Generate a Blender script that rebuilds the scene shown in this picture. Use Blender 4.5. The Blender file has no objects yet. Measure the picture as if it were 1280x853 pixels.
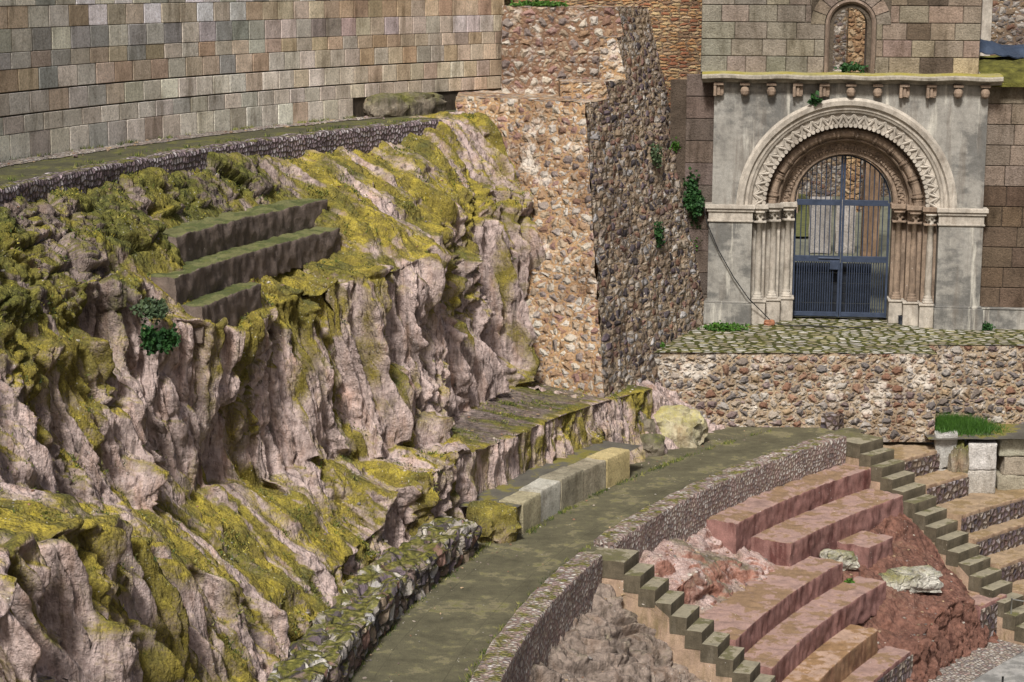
import bpy, bmesh, math, random
import numpy as np
from mathutils import Vector, Matrix
random.seed(7); rng = np.random.default_rng(7)
S = bpy.context.scene
COL = S.collection
# ------------------------------------------------------------------ camera model (site survey)
FPX, PITCH, ROLL, CAMH = 2475.0, math.radians(10.4), .005, 7.7
_f = np.array([0, math.cos(PITCH), -math.sin(PITCH)]); _u0 = np.array([0, math.sin(PITCH), math.cos(PITCH)]); _r0 = np.array([1., 0, 0])
_r = _r0*math.cos(ROLL)+_u0*math.sin(ROLL); _u = _u0*math.cos(ROLL)-_r0*math.sin(ROLL)
CAM = np.array([0, 0, CAMH])
def ray(px, py): return _f+_r*(px-640)/FPX-_u*(py-426.5)/FPX
def at(px, py, z):
    d = ray(px, py); return CAM+d*((z-CAMH)/d[2])
def aty(px, py, y):
    d = ray(px, py); return CAM+d*(y/d[1])
C0 = np.array([26.75, 20.89])                 # centre of the theatre's concentric tiers
def pol(R, ph, z=0.):
    a = math.radians(ph); return np.array([C0[0]+R*math.cos(a), C0[1]+R*math.sin(a), z])
def topol(p): return math.hypot(p[0]-C0[0], p[1]-C0[1]), math.degrees(math.atan2(p[1]-C0[1], p[0]-C0[0])) % 360
# ------------------------------------------------------------------ numpy noise
_perm = rng.permutation(256); _perm = np.concatenate([_perm, _perm, _perm])
_grad = rng.normal(size=(256, 3)); _grad /= np.linalg.norm(_grad, axis=1)[:, None]
def perlin(p):
    p = np.asarray(p, float); i = np.floor(p).astype(int); f = p-i; i &= 255
    w = f*f*f*(f*(f*6-15)+10); out = 0
    for dx in (0, 1):
        for dy in (0, 1):
            for dz in (0, 1):
                h = _perm[_perm[_perm[i[:, 0]+dx]+i[:, 1]+dy]+i[:, 2]+dz]
                g = _grad[h]; d = f-np.array([dx, dy, dz])
                ww = (w[:, 0] if dx else 1-w[:, 0])*(w[:, 1] if dy else 1-w[:, 1])*(w[:, 2] if dz else 1-w[:, 2])
                out = out+ww*(g*d).sum(1)
    return out*1.4
def fbm(p, o=4, lac=2.03, gain=.5):
    s = 0; a = 1
    for k in range(o): s = s+a*perlin(p*(lac**k)+k*17.3); a *= gain
    return s
def billow(p, o=3, gain=.5):
    s = 0; a = 1
    for k in range(o): s = s+a*(np.abs(perlin(p*(2.1**k)+k*9.1))*2-.55); a *= gain
    return s
_cellr = rng.random((256, 3))
def cells(p):
    """worley: returns F1, F2, id"""
    p = np.asarray(p, float); i = np.floor(p).astype(int); f1 = np.full(len(p), 9.); f2 = np.full(len(p), 9.); cid = np.zeros(len(p))
    for dx in (-1, 0, 1):
        for dy in (-1, 0, 1):
            for dz in (-1, 0, 1):
                j = i+np.array([dx, dy, dz]); k = j & 255
                h = _perm[_perm[_perm[k[:, 0]]+k[:, 1]]+k[:, 2]]
                d = np.linalg.norm(j+_cellr[h]-p, axis=1)
                m = d < f1; f2 = np.where(m, f1, np.minimum(f2, d)); cid = np.where(m, h, cid); f1 = np.where(m, d, f1)
    return f1, f2, cid/255.
# ------------------------------------------------------------------ objects
def setp(o, label=None, cat=None, group=None, kind=None):
    if label: o['label'] = label
    if cat: o['category'] = cat
    if group: o['group'] = group
    if kind: o['kind'] = kind
    return o
def empty(name, loc, label, cat, group=None):
    o = bpy.data.objects.new(name, None); COL.objects.link(o); o.location = loc; o.empty_display_size = .2
    return setp(o, label, cat, group)
def mesh(name, V, F, mat, parent=None, uv=None, smooth=False, attrs=None, cols=None, midx=None, uvl=None):
    me = bpy.data.meshes.new(name)
    V = np.asarray(V, float)
    org = np.zeros(3)
    if parent is not None: org = np.array(parent.matrix_basis.translation); q = parent.parent
    if parent is not None and parent.parent is not None: org = org+np.array(parent.parent.matrix_basis.translation)
    me.from_pydata((V-org).tolist(), [], F if isinstance(F, list) else F.tolist())
    mats = mat if isinstance(mat, (list, tuple)) else [mat]
    for m in mats: me.materials.append(m)
    if uv is not None or uvl is not None:
        l = me.uv_layers.new(name='UVMap'); li = np.zeros(len(me.loops), int); me.loops.foreach_get('vertex_index', li)
        d = np.asarray(uv, float)[li] if uvl is None else np.asarray(uvl, float)
        l.data.foreach_set('uv', d.ravel())
    if attrs:
        for k, a in attrs.items():
            at_ = me.attributes.new(k, 'FLOAT', 'POINT'); at_.data.foreach_set('value', np.asarray(a, np.float32))
    if cols is not None:
        ca = me.color_attributes.new('tint', 'FLOAT_COLOR', 'POINT'); c4 = np.ones((len(V), 4), np.float32); c4[:, :3] = cols; ca.data.foreach_set('color', c4.ravel())
    if midx is not None: me.polygons.foreach_set('material_index', np.asarray(midx, np.int32))
    if smooth: me.polygons.foreach_set('use_smooth', np.ones(len(me.polygons), bool))
    me.update(); me.validate()
    o = bpy.data.objects.new(name, me); COL.objects.link(o)
    if parent is not None: o.parent = parent
    return o
def bev(o, w=.01, seg=2):
    m = o.modifiers.new('b', 'BEVEL'); m.width = w; m.segments = seg; m.limit_method = 'ANGLE'; m.angle_limit = .6; return o
def grid_faces(n, m, close_m=False):
    i = np.arange(n-1)[:, None]; mm = m if close_m else m-1; j = np.arange(mm)[None, :]; j2 = (j+1) % m
    a = i*m+j; b = (i+1)*m+j; c = (i+1)*m+j2; d = i*m+j2
    return np.stack([a, b, c, d], -1).reshape(-1, 4)
class MB:
    """collects shapes into ONE mesh"""
    def __init__(s): s.V = []; s.F = []; s.U = []; s.T = []; s.n = 0
    def add(s, V, F, uv=None, tint=(1, 1, 1)):
        V = np.asarray(V, float); s.V.append(V); s.F += [[i+s.n for i in f] for f in (F if isinstance(F, list) else F.tolist())]
        s.U.append(np.asarray(uv, float) if uv is not None else np.zeros((len(V), 2))); s.T.append(np.tile(tint, (len(V), 1))); s.n += len(V)
    def box(s, o, ax, ay, az, tint=(1, 1, 1)):
        """o corner, three edge vectors"""
        o, ax, ay, az = [np.asarray(q, float) for q in (o, ax, ay, az)]
        V = [o, o+ax, o+ax+ay, o+ay, o+az, o+ax+az, o+ax+ay+az, o+ay+az]
        s.add(V, [[0, 3, 2, 1], [4, 5, 6, 7], [0, 1, 5, 4], [1, 2, 6, 5], [2, 3, 7, 6], [3, 0, 4, 7]], [[q[0], q[2]] for q in V], tint)
    def lathe(s, base, prof, n=20, ax=(0, 0, 1), tint=(1, 1, 1)):
        ax = np.asarray(ax, float); ax /= np.linalg.norm(ax); t = np.cross(ax, [.3, .9, .1] if abs(ax[1]) < .9 else [1, 0, 0]); t /= np.linalg.norm(t); b = np.cross(ax, t)
        V = []
        for r, z in prof:
            for k in range(n):
                a = 2*math.pi*k/n; V.append(np.asarray(base)+ax*z+(t*math.cos(a)+b*math.sin(a))*r)
        F = grid_faces(len(prof), n, True)[:, ::-1].tolist()
        F.append(list(range(n))); F.append(list(range((len(prof)-1)*n, len(prof)*n))[::-1])
        s.add(V, F, [[v[0], v[2]] for v in V], tint)
    def tube(s, pts, r, n=8, tint=(1, 1, 1)):
        pts = [np.asarray(p, float) for p in pts]; V = []
        for i, p in enumerate(pts):
            d = pts[min(i+1, len(pts)-1)]-pts[max(i-1, 0)]; d /= np.linalg.norm(d)
            t = np.cross(d, [0, 0, 1]) if abs(d[2]) < .9 else np.cross(d, [1, 0, 0]); t /= np.linalg.norm(t); b = np.cross(d, t)
            rr = r[i] if hasattr(r, '__len__') else r
            for k in range(n): a = 2*math.pi*k/n; V.append(p+(t*math.cos(a)+b*math.sin(a))*rr)
        F = grid_faces(len(pts), n, True).tolist(); F.append(list(range(n))[::-1]); F.append(list(range((len(pts)-1)*n, len(pts)*n)))
        s.add(V, F, [[v[0], v[2]] for v in V], tint)
    def build(s, name, mat, parent=None, smooth=False):
        return mesh(name, np.concatenate(s.V), s.F, mat, parent, np.concatenate(s.U), smooth, cols=np.concatenate(s.T))
def rperim(w, h, r=.015, step=.06):
    """rounded rectangle perimeter 0..w x 0..h, dense; returns pts (n,2)"""
    P = []
    def seg(a, b):
        n = max(1, int(np.hypot(b[0]-a[0], b[1]-a[1])/step))
        for k in range(n): P.append((a[0]+(b[0]-a[0])*k/n, a[1]+(b[1]-a[1])*k/n))
    c = r*.3
    seg((r, 0), (w-r, 0)); P.append((w-r, 0)); P.append((w-c, c)); seg((w, r), (w, h-r)); P.append((w, h-r)); P.append((w-c, h-c))
    seg((w-r, h), (r, h)); P.append((r, h)); P.append((c, h-c)); seg((0, h-r), (0, r)); P.append((0, r)); P.append((c, c))
    return np.array(P)
sm_ = lambda x, a, b: np.clip((x-a)/(b-a), 0, 1)
def arc_block(name, R0, R1, ph0, ph1, z0, z1, mat, parent=None, wob=.008, rad=.02, step=.07, ws=2.2, taper=0., batter=0., ragged=0., cellamp=0., cellsc=3.):
    """curved block R0<R1, z0<z1; taper: z drop of the top from ph0 to ph1"""
    n = max(2, int(abs(ph1-ph0)*math.pi/180*(R0+R1)/2/step)); P = rperim(R1-R0, z1-z0, rad, step)
    per = np.concatenate([[0], np.cumsum(np.linalg.norm(np.diff(P, axis=0), axis=1))])
    ph = np.linspace(ph0, ph1, n+1); a = np.radians(ph)[:, None]
    hrel = P[None, :, 1]/(z1-z0)
    R = R0+P[None, :, 0]+0*a+batter*hrel; z = z0+P[None, :, 1]+0*a
    z = z-taper*hrel*(np.linspace(0, 1, n+1)[:, None])
    V = np.stack([C0[0]+R*np.cos(a), C0[1]+R*np.sin(a), z], -1).reshape(-1, 3)
    U = np.stack([-(a*(R0+R1)/2)+0*R, per[None, :]+0*R], -1).reshape(-1, 2)
    # inward/outward wobble from the section centre
    cR = (R0+R1)/2; q = V*ws
    w1 = fbm(q, 3); 
    dirR = np.sign(R-cR)*np.minimum(1, np.abs(R-cR)/((R1-R0)/2))**2; dz = (2*hrel-1+0*R); dz = np.sign(dz)*dz**2
    rv = np.stack([np.cos(a)+0*R, np.sin(a)+0*R, 0*R], -1)*dirR[..., None]; rv[..., 2] = dz
    V = V+rv.reshape(-1, 3)*(w1*wob)[:, None]
    if cellamp:
        f1, f2, ci = cells(V*cellsc+.25*perlin(V*4)[:, None]); V = V+rv.reshape(-1, 3)*((sm_(f2-f1, 0, .22)*.9+(ci-.5)*1.3)*cellamp)[:, None]
    if ragged:
        k = ragged*fbm(V*1.3+5, 3); V[:, 2] += np.where(hrel.repeat(n+1, 0).ravel() > .9, k, 0)
    m = len(P); F = grid_faces(n+1, m, True)[:, ::-1].tolist()
    if ph1 < ph0: F = [f[::-1] for f in F]
    c1 = list(range(m)); c2 = list(range(n*m, n*m+m))
    if ph1 > ph0: F += [c1[::-1], c2][:: 1]
    else: F += [c1, c2[::-1]]
    # uv per loop so the end caps keep metres
    uvl = [U[i] for f in F[:-2] for i in f]
    # fix wrap seam
    uvl = np.array(uvl).reshape(-1, 4, 2); tot = per[-1]+np.linalg.norm(P[0]-P[-1])
    sp = uvl[:, :, 1].max(1)-uvl[:, :, 1].min(1) > tot*.6
    for i in np.where(sp)[0]: uvl[i, :, 1] = np.where(uvl[i, :, 1] < tot*.3, uvl[i, :, 1]+tot, uvl[i, :, 1])
    uvl = uvl.reshape(-1, 2).tolist()
    for f in F[-2:]: uvl += [[P[i % m, 0], P[i % m, 1]+.37] for i in f]
    o = mesh(name, V, F, mat, parent, uvl=uvl, smooth=False)
    if hasattr(o.data, 'set_sharp_from_angle'):
        o.data.polygons.foreach_set('use_smooth', np.ones(len(o.data.polygons), bool)); o.data.set_sharp_from_angle(angle=math.radians(40))
    return o
# ------------------------------------------------------------------ materials
class G:
    def __init__(s, name):
        s.m = bpy.data.materials.new(name); s.m.use_nodes = True; s.t = s.m.node_tree; s.t.nodes.clear()
        s.o = s.t.nodes.new('ShaderNodeOutputMaterial'); s.b = s.t.nodes.new('ShaderNodeBsdfPrincipled'); s.t.links.new(s.b.outputs[0], s.o.inputs[0])
        s.b.inputs['Roughness'].default_value = .9; s.b.inputs['Specular IOR Level'].default_value = .25
        s._uv = s._ob = s._ge = None
    def L(s, a, inp):
        if isinstance(a, bpy.types.NodeSocket): s.t.links.new(a, inp)
        elif a is not None:
            if isinstance(a, (tuple, list)) and len(a) == 3 and inp.type == 'RGBA': a = (*a, 1)
            inp.default_value = a
    def N(s, ty): return s.t.nodes.new(ty)
    def uv(s):
        if not s._uv: n = s.N('ShaderNodeUVMap'); n.uv_map = 'UVMap'; s._uv = n.outputs[0]
        return s._uv
    def obj(s):
        if not s._ge: s._ge = s.N('ShaderNodeNewGeometry')
        return s._ge.outputs['Position']
    def nz(s, true=False):
        s.obj(); x = s.N('ShaderNodeSeparateXYZ'); s.L(s._ge.outputs['True Normal' if true else 'Normal'], x.inputs[0]); return x.outputs[2]
    def attr(s, n, col=False):
        a = s.N('ShaderNodeAttribute'); a.attribute_name = n; return a.outputs['Color' if col else 'Fac']
    def map(s, v, sc=(1, 1, 1), loc=(0, 0, 0)):
        n = s.N('ShaderNodeMapping'); s.L(v, n.inputs[0]); n.inputs['Scale'].default_value = sc; n.inputs['Location'].default_value = loc; return n.outputs[0]
    def noise(s, sc, det=4, v=None, rough=.55, dist=0., col=False):
        n = s.N('ShaderNodeTexNoise'); s.L(s.obj() if v is None else v, n.inputs['Vector']); n.inputs['Scale'].default_value = sc; n.inputs['Detail'].default_value = det
        n.inputs['Roughness'].default_value = rough; n.inputs['Distortion'].default_value = dist; return n.outputs[1 if col else 0]
    def vor(s, sc, v=None, feat='F1', rnd=1., out='Distance', dim='3D', metric='EUCLIDEAN', smooth=None):
        n = s.N('ShaderNodeTexVoronoi'); n.voronoi_dimensions = dim; n.feature = feat
        if feat != 'DISTANCE_TO_EDGE': n.distance = metric
        s.L(s.obj() if v is None else v, n.inputs['Vector']); n.inputs['Scale'].default_value = sc; n.inputs['Randomness'].default_value = rnd
        return n.outputs[out]
    def math(s, op, a, b=None, clamp=False):
        n = s.N('ShaderNodeMath'); n.operation = op; n.use_clamp = clamp; s.L(a, n.inputs[0])
        if b is not None: s.L(b, n.inputs[1])
        return n.outputs[0]
    def vadd(s, a, b, sc=None):
        n = s.N('ShaderNodeVectorMath'); n.operation = 'ADD' if sc is None else 'MULTIPLY_ADD'
        if sc is None: s.L(a, n.inputs[0]); s.L(b, n.inputs[1])
        else: s.L(b, n.inputs[0]); n.inputs[1].default_value = (sc, sc, sc); s.L(a, n.inputs[2])
        return n.outputs[0]
    def rng(s, v, a, b, c=0., d=1., smooth=False):
        n = s.N('ShaderNodeMapRange'); n.interpolation_type = 'SMOOTHSTEP' if smooth else 'LINEAR'
        for i, q in enumerate((v, a, b, c, d)): s.L(q, n.inputs[i])
        return n.outputs[0]
    def ramp(s, f, stops, const=False):
        n = s.N('ShaderNodeValToRGB'); s.L(f, n.inputs[0]); e = n.color_ramp; e.interpolation = 'CONSTANT' if const else 'LINEAR'
        while len(e.elements) < len(stops): e.elements.new(.5)
        for i, (p, c) in enumerate(stops): e.elements[i].position = p; e.elements[i].color = (*c, 1)
        return n.outputs[0]
    def mix(s, f, a, b, mode='MIX'):
        n = s.N('ShaderNodeMix'); n.data_type = 'RGBA'; n.blend_type = mode; n.clamp_factor = True; s.L(f, n.inputs[0]); s.L(a, n.inputs[6]); s.L(b, n.inputs[7]); return n.outputs[2]
    def sep(s, c, i):
        n = s.N('ShaderNodeSeparateColor'); s.L(c, n.inputs[0]); return n.outputs[i]
    def bump(s, h, dist=.03, strength=1., nrm=None):
        n = s.N('ShaderNodeBump'); n.inputs['Strength'].default_value = strength; n.inputs['Distance'].default_value = dist; s.L(h, n.inputs['Height'])
        if nrm is not None: s.L(nrm, n.inputs['Normal'])
        return n.outputs[0]
    def done(s, col, nrm=None, rough=None, metal=None):
        s.L(col, s.b.inputs['Base Color'])
        if nrm is not None: s.L(nrm, s.b.inputs['Normal'])
        if rough is not None: s.L(rough, s.b.inputs['Roughness'])
        if metal is not None: s.L(metal, s.b.inputs['Metallic'])
        return s.m
def pal(cols):
    n = len(cols); return [(i/n, c) for i, c in enumerate(cols)]
def m_rubble(name, scale, stones, mortar, gap=.1, gapvar=.1, stretch=1.25, moss=0., bleach=0., bdist=.05, top_moss=.0, vscale=1., warp=.25, rnd=.85, fill=1., rnd_f1=.5, big=.7):
    g = G(name); uv = g.uv()
    w = g.vadd(uv, g.noise(scale*.7, 2, uv, col=True), warp/scale*1.1)
    w = g.vadd(w, g.noise(scale*2.6, 3, uv, col=True), .3/scale)
    def layer(sc, off, thr_, tv):
        v = g.map(w, (1/stretch, 1*vscale, 1), off)
        cid = g.vor(sc, v, out='Color', dim='2D', rnd=rnd); f1 = g.vor(sc, v, dim='2D', rnd=rnd); edge = g.vor(sc, v, 'DISTANCE_TO_EDGE', dim='2D', rnd=rnd)
        thr = g.math('ADD', thr_, g.math('MULTIPLY', g.sep(cid, 1), tv))
        k = g.math('SUBTRACT', edge, g.math('MULTIPLY', g.math('POWER', f1, 3.), .55))       # rounds the corners of the cells
        st = g.rng(k, g.math('SUBTRACT', thr, .03), g.math('ADD', thr, .03), smooth=True)
        dome = g.rng(k, g.math('SUBTRACT', thr, .03), g.math('ADD', thr, .3), smooth=True)
        return cid, st, dome
    cid, st, dome = layer(scale, (0, 0, 0), gap-.05, gapvar)
    fine = g.noise(scale*4.5, 6, uv, .7)
    def stonecol(cid):
        c = g.ramp(g.sep(cid, 0), pal(stones), True)
        return g.mix(g.rng(g.sep(cid, 2), 0, 1, 0, .55), c, g.mix(1, c, (.42, .39, .38), 'MULTIPLY'))
    c = stonecol(cid)
    mc = g.mix(g.noise(3.5, 5), mortar, tuple(q*.6 for q in mortar)); mc = g.mix(.6, mc, g.ramp(g.noise(45, 5), [(.3, (.45,)*3), (.7, (1.35,)*3)]), 'MULTIPLY')
    h = dome
    if fill:
        cid2, st2, dome2 = layer(scale*2.3, (3.3, 1.7, 0), .02, .22)
        mc = g.mix(g.math('MULTIPLY', st2, fill), mc, stonecol(cid2)); h = g.math('MAXIMUM', dome, g.math('MULTIPLY', dome2, .5*fill))
    c = g.mix(.75, c, g.ramp(fine, [(.25, (.4,)*3), (.5, (.88,)*3), (.75, (1.35,)*3)]), 'MULTIPLY')
    c = g.mix(st, mc, c)
    bg = g.noise(.9, 5, rough=.6); c = g.mix(big, c, g.ramp(bg, [(.3, (.55, .5, .48)), (.5, (.95,)*3), (.7, (1.2, 1.17, 1.1))]), 'MULTIPLY')
    if bleach:
        bm = g.rng(g.math('ADD', g.noise(1.1, 6, rough=.65), g.math('MULTIPLY', g.noise(9, 4), .25)), .68-bleach*.1, .8, 0, .7, True); c = g.mix(bm, c, (.66, .6, .52))
    if moss or top_moss:
        mm = g.rng(g.math('ADD', g.math('MULTIPLY', g.noise(4, 6, rough=.65), 1.), g.math('MULTIPLY', g.nz(True), top_moss)), .75-moss*.3, .9-moss*.3, 0, .9, True)
        c = g.mix(mm, c, g.ramp(g.noise(14, 4), [(.3, (.035, .04, .008)), (.55, (.13, .125, .02)), (.75, (.28, .25, .07))]))
    h = g.math('ADD', h, g.math('MULTIPLY', fine, .35))
    h = g.math('ADD', h, g.math('MULTIPLY', g.math('MULTIPLY', g.sep(cid, 2), st), .3))
    return g.done(c, g.bump(h, bdist, 1.))
def m_rock(name, stone, dark, mossA, mossB, speck=.5, blocky=0., bd=.04, steepmoss=0., flw=1., flz=.5):
    g = G(name); P = g.obj(); moss = g.attr('moss'); wet = g.attr('wet')
    pv = g.map(P, (1, 1, .35))
    n1 = g.noise(2.2, 7, pv, .62); n2 = g.noise(9, 6, P, .65); n3 = g.noise(38, 5, P, .65)
    c = g.ramp(n1, [(.28, tuple(q*.5 for q in stone)), (.45, stone), (.6, tuple(min(1, q*1.25) for q in stone)), (.75, (stone[0]*1.1, stone[1]*.92, stone[2]*.8))])
    c = g.mix(.8, c, g.ramp(n2, [(.3, (.42, .38, .36)), (.5, (.95,)*3), (.72, (1.4, 1.38, 1.35))]), 'MULTIPLY')
    streak = g.noise(5, 5, g.map(P, (1.9, 1.9, .2)), .62)
    c = g.mix(g.rng(streak, .51, .7, 0, .85), c, dark)  # stain streaks, deepened to stand in for shade in the crevices
    rustm = g.noise(3.1, 5, g.map(P, (1, 1, .3), (7, 3, 1)), .6); c = g.mix(g.rng(rustm, .52, .75, 0, .55), c, (stone[0]*.85, stone[1]*.62, stone[2]*.42))
    c = g.mix(wet, c, g.mix(1, c, (.4, .4, .38), 'MULTIPLY'))
    # moss amount : attribute + fine breakup
    mm = g.math('ADD', moss, g.math('MULTIPLY', g.math('SUBTRACT', n2, .5), .75)); mm = g.math('ADD', mm, g.math('MULTIPLY', g.math('SUBTRACT', n3, .5), .5))
    mc = g.ramp(g.noise(3.2, 6, P, .7), [(.26, tuple(q*.28 for q in mossB)), (.42, mossB), (.56, mossA), (.72, tuple(q*1.45 for q in mossA))])
    mc = g.mix(g.rng(g.noise(1.3, 4, g.map(P, (1, 1, 1), (3, 9, 2))), .45, .65, 0, .75), mc, g.ramp(n2, [(.35, (.018, .026, .006)), (.6, (.07, .085, .015)), (.75, (.2, .2, .08))]))
    mc = g.mix(g.math('MULTIPLY', g.rng(g.nz(), .25, .7, 1, 0), steepmoss), mc, tuple(q*.85 for q in mossB))
    mc = g.mix(g.math('MULTIPLY', wet, .75), mc, g.ramp(n2, [(.35, (.02, .028, .008)), (.5, (.075, .09, .018)), (.68, (.19, .19, .05))]))
    mc = g.mix(.8, mc, g.ramp(n3, [(.3, (.35,)*3), (.5, (.9,)*3), (.7, (1.6,)*3)]), 'MULTIPLY')
    c = g.mix(g.rng(mm, .22, .92, 0, .95, True), c, mc)
    # pale lichen flecks
    sp = g.vor(17, g.vadd(P, g.noise(6, 2, col=True), .15)); spm = g.math('MULTIPLY', g.rng(sp, .1, .17, 1, 0), g.rng(g.noise(1.7, 3), .52, .6)); c = g.mix(g.math('MULTIPLY', spm, speck), c, (.62, .6, .55))
    fl = g.math('ABSOLUTE', g.math('SUBTRACT', g.noise(5.5, 3, g.map(g.vadd(P, g.noise(1.5, 2, col=True), .25), (1, 1, flz)), .5), .5)); fl2 = g.math('ABSOLUTE', g.math('SUBTRACT', g.noise(13, 3, g.map(P, (1, 1, flz*1.5), (3, 3, 3)), .5), .5))
    h = g.math('ADD', g.math('MULTIPLY', n2, .7), g.math('MULTIPLY', n3, .4)); h = g.math('ADD', h, g.math('ADD', g.math('MULTIPLY', fl, flw), g.math('MULTIPLY', fl2, flw*.5))); h = g.math('ADD', h, g.math('MULTIPLY', g.noise(4, 4, pv), .6))
    if blocky:
        e = g.vor(5.5, g.vadd(P, g.noise(3, 3, col=True), .2), 'DISTANCE_TO_EDGE'); h = g.math('ADD', h, g.math('MULTIPLY', g.rng(e, 0, .12), blocky))
    return g.done(c, g.bump(h, bd, 1.), rough=.92)
def m_plaster(name, base, streak, moss=0., topstain=None, tread=None, bd=.012, sc=1., sk=.7, tst=.655, joints=None):
    """weathered render / concrete: vertical streaks on risers, stains on treads"""
    g = G(name); P = g.obj(); nz = g.nz(True)
    n1 = g.noise(1.6*sc, 7, P, .65); n2 = g.noise(7*sc, 6, P, .65); n3 = g.noise(45, 5, P, .6)
    c = g.ramp(n1, [(.28, tuple(q*.62 for q in base)), (.5, base), (.72, tuple(min(.9, q*1.28) for q in base))])
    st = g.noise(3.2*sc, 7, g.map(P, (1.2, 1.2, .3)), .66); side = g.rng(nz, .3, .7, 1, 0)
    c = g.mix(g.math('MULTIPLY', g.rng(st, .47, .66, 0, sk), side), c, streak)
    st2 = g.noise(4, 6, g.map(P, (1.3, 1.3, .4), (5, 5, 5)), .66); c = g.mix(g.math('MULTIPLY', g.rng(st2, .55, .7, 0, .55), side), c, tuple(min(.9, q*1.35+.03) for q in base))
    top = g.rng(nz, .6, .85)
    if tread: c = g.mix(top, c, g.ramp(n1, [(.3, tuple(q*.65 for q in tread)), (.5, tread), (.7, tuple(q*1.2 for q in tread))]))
    if topstain: c = g.mix(g.math('MULTIPLY', g.rng(g.math('ADD', n1, g.math('MULTIPLY', n2, .35)), tst, tst+.07, 0, .9, True), top), c, topstain)
    if moss:
        mm = g.rng(g.math('ADD', g.math('ADD', g.math('MULTIPLY', n1, .6), g.math('MULTIPLY', n2, .5)), g.math('MULTIPLY', top, .12)), .72-moss*.25, .88-moss*.25, 0, .85, True)
        c = g.mix(mm, c, g.ramp(n2, [(.3, (.02, .024, .008)), (.55, (.075, .08, .02)), (.75, (.17, .16, .05))]))
    c = g.mix(.6, c, g.ramp(n2, [(.3, (.6,)*3), (.5, (.97,)*3), (.7, (1.25,)*3)]), 'MULTIPLY'); c = g.mix(.35, c, g.ramp(n3, [(.3, (.5,)*3), (.7, (1.4,)*3)]), 'MULTIPLY')
    if joints:
        x = g.N('ShaderNodeSeparateXYZ'); g.L(g.vadd(g.uv(), g.noise(2, 3, g.uv(), col=True), .05), x.inputs[0]); ln = None
        for i, w_ in enumerate(joints):
            q = g.math('ABSOLUTE', g.math('SUBTRACT', g.math('FRACT', g.math('DIVIDE', x.outputs[i], w_)), .5)); q = g.rng(q, 0, .012/w_, 1, 0); ln = q if ln is None else g.math('MAXIMUM', ln, q)
        c = g.mix(g.math('MULTIPLY', ln, g.rng(n2, .4, .6, .1, .8)), c, (.035, .032, .02))
    sp = g.vor(9, P); c = g.mix(g.math('MULTIPLY', g.rng(sp, .06, .1, .8, 0), g.rng(g.noise(2.5, 3), .54, .6)), c, (.6, .57, .52))
    h = g.math('ADD', g.math('MULTIPLY', n2, 1.), g.math('MULTIPLY', n3, .5)); return g.done(c, g.bump(h, bd, 1.), rough=.88)
def m_portal(name):
    g = G(name); P = g.obj(); n1 = g.noise(1.3, 8, g.map(P, (1, 1, .7)), .68); n2 = g.noise(9, 6, rough=.65); n3 = g.noise(50, 4)
    c = g.ramp(n1, [(.28, (.14, .133, .12)), (.45, (.25, .237, .21)), (.6, (.3, .287, .257)), (.75, (.38, .365, .33))])
    dk = g.math('ADD', g.noise(.75, 7, g.map(P, (1, 1, .8), (4, 1, 2)), .7), g.math('MULTIPLY', g.noise(5, 5, g.map(P, (.5, .5, 1.6))), .3)); c = g.mix(g.rng(dk, .62, .76, 0, .8, True), c, (.1, .098, .092))
    st = g.noise(2.6, 6, g.map(P, (1.5, 1.5, .16), (2, 7, 0)), .62); c = g.mix(g.rng(st, .52, .64, 0, .6), c, (.13, .11, .09))
    st = g.noise(3.1, 6, g.map(P, (1.4, 1.4, .13), (9, 3, 4)), .6); c = g.mix(g.rng(st, .57, .66, 0, .75), c, (.5, .475, .41))
    c = g.mix(.6, c, g.ramp(n2, [(.3, (.65,)*3), (.5, (.97,)*3), (.7, (1.22,)*3)]), 'MULTIPLY'); c = g.mix(.3, c, g.ramp(n3, [(.3, (.5,)*3), (.7, (1.4,)*3)]), 'MULTIPLY')
    return g.done(c, g.bump(g.math('ADD', n2, g.math('MULTIPLY', n3, .4)), .008, 1.), rough=.88)
def m_tint(name, bd=.012, sc=1., dirt=.75, pit=.5):
    """cut stone : colour comes per block"""
    g = G(name); P = g.obj(); c = g.attr('tint', True)
    n1 = g.noise(3.2*sc, 7, P, .68); n2 = g.noise(26*sc, 6, P, .7); big = g.noise(.55, 5, g.map(P, (1, 1, .6)), .6)
    c = g.mix(.8, c, g.ramp(n1, [(.25, (.5, .49, .46)), (.45, (.95, .95, .93)), (.7, (1.25, 1.25, 1.25))]), 'MULTIPLY')
    c = g.mix(.75, c, g.ramp(n2, [(.3, (.45, .43, .4)), (.48, (.95,)*3), (.72, (1.4,)*3)]), 'MULTIPLY')
    st = g.noise(2.2, 7, g.map(P, (1.3, 1.3, .3)), .66); c = g.mix(g.rng(st, .5, .68, 0, dirt), c, g.mix(1, c, (.36, .33, .28), 'MULTIPLY'))
    c = g.mix(.5, c, g.ramp(big, [(.3, (.6, .56, .5)), (.6, (1.1,)*3)]), 'MULTIPLY')
    pt = g.vor(38, P); c = g.mix(g.math('MULTIPLY', g.rng(pt, .12, .25, 1, 0), pit), c, (.05, .042, .035))
    return g.done(c, g.bump(g.math('ADD', n2, g.math('MULTIPLY', n1, 1.2)), bd, 1.))
def m_plain(name, col, var=.4, sc=8, rough=.7, bd=.004, metal=0.):
    g = G(name); n = g.noise(sc, 5, rough=.65); c = g.ramp(n, [(.3, tuple(q*(1-var) for q in col)), (.55, col), (.75, tuple(min(1, q*(1+var)) for q in col))])
    return g.done(c, g.bump(g.noise(sc*5, 4), bd, 1.), rough=rough, metal=metal)
def m_tuft(name):
    g = G(name); return g.done(g.attr('tint', True), rough=.8)
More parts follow.
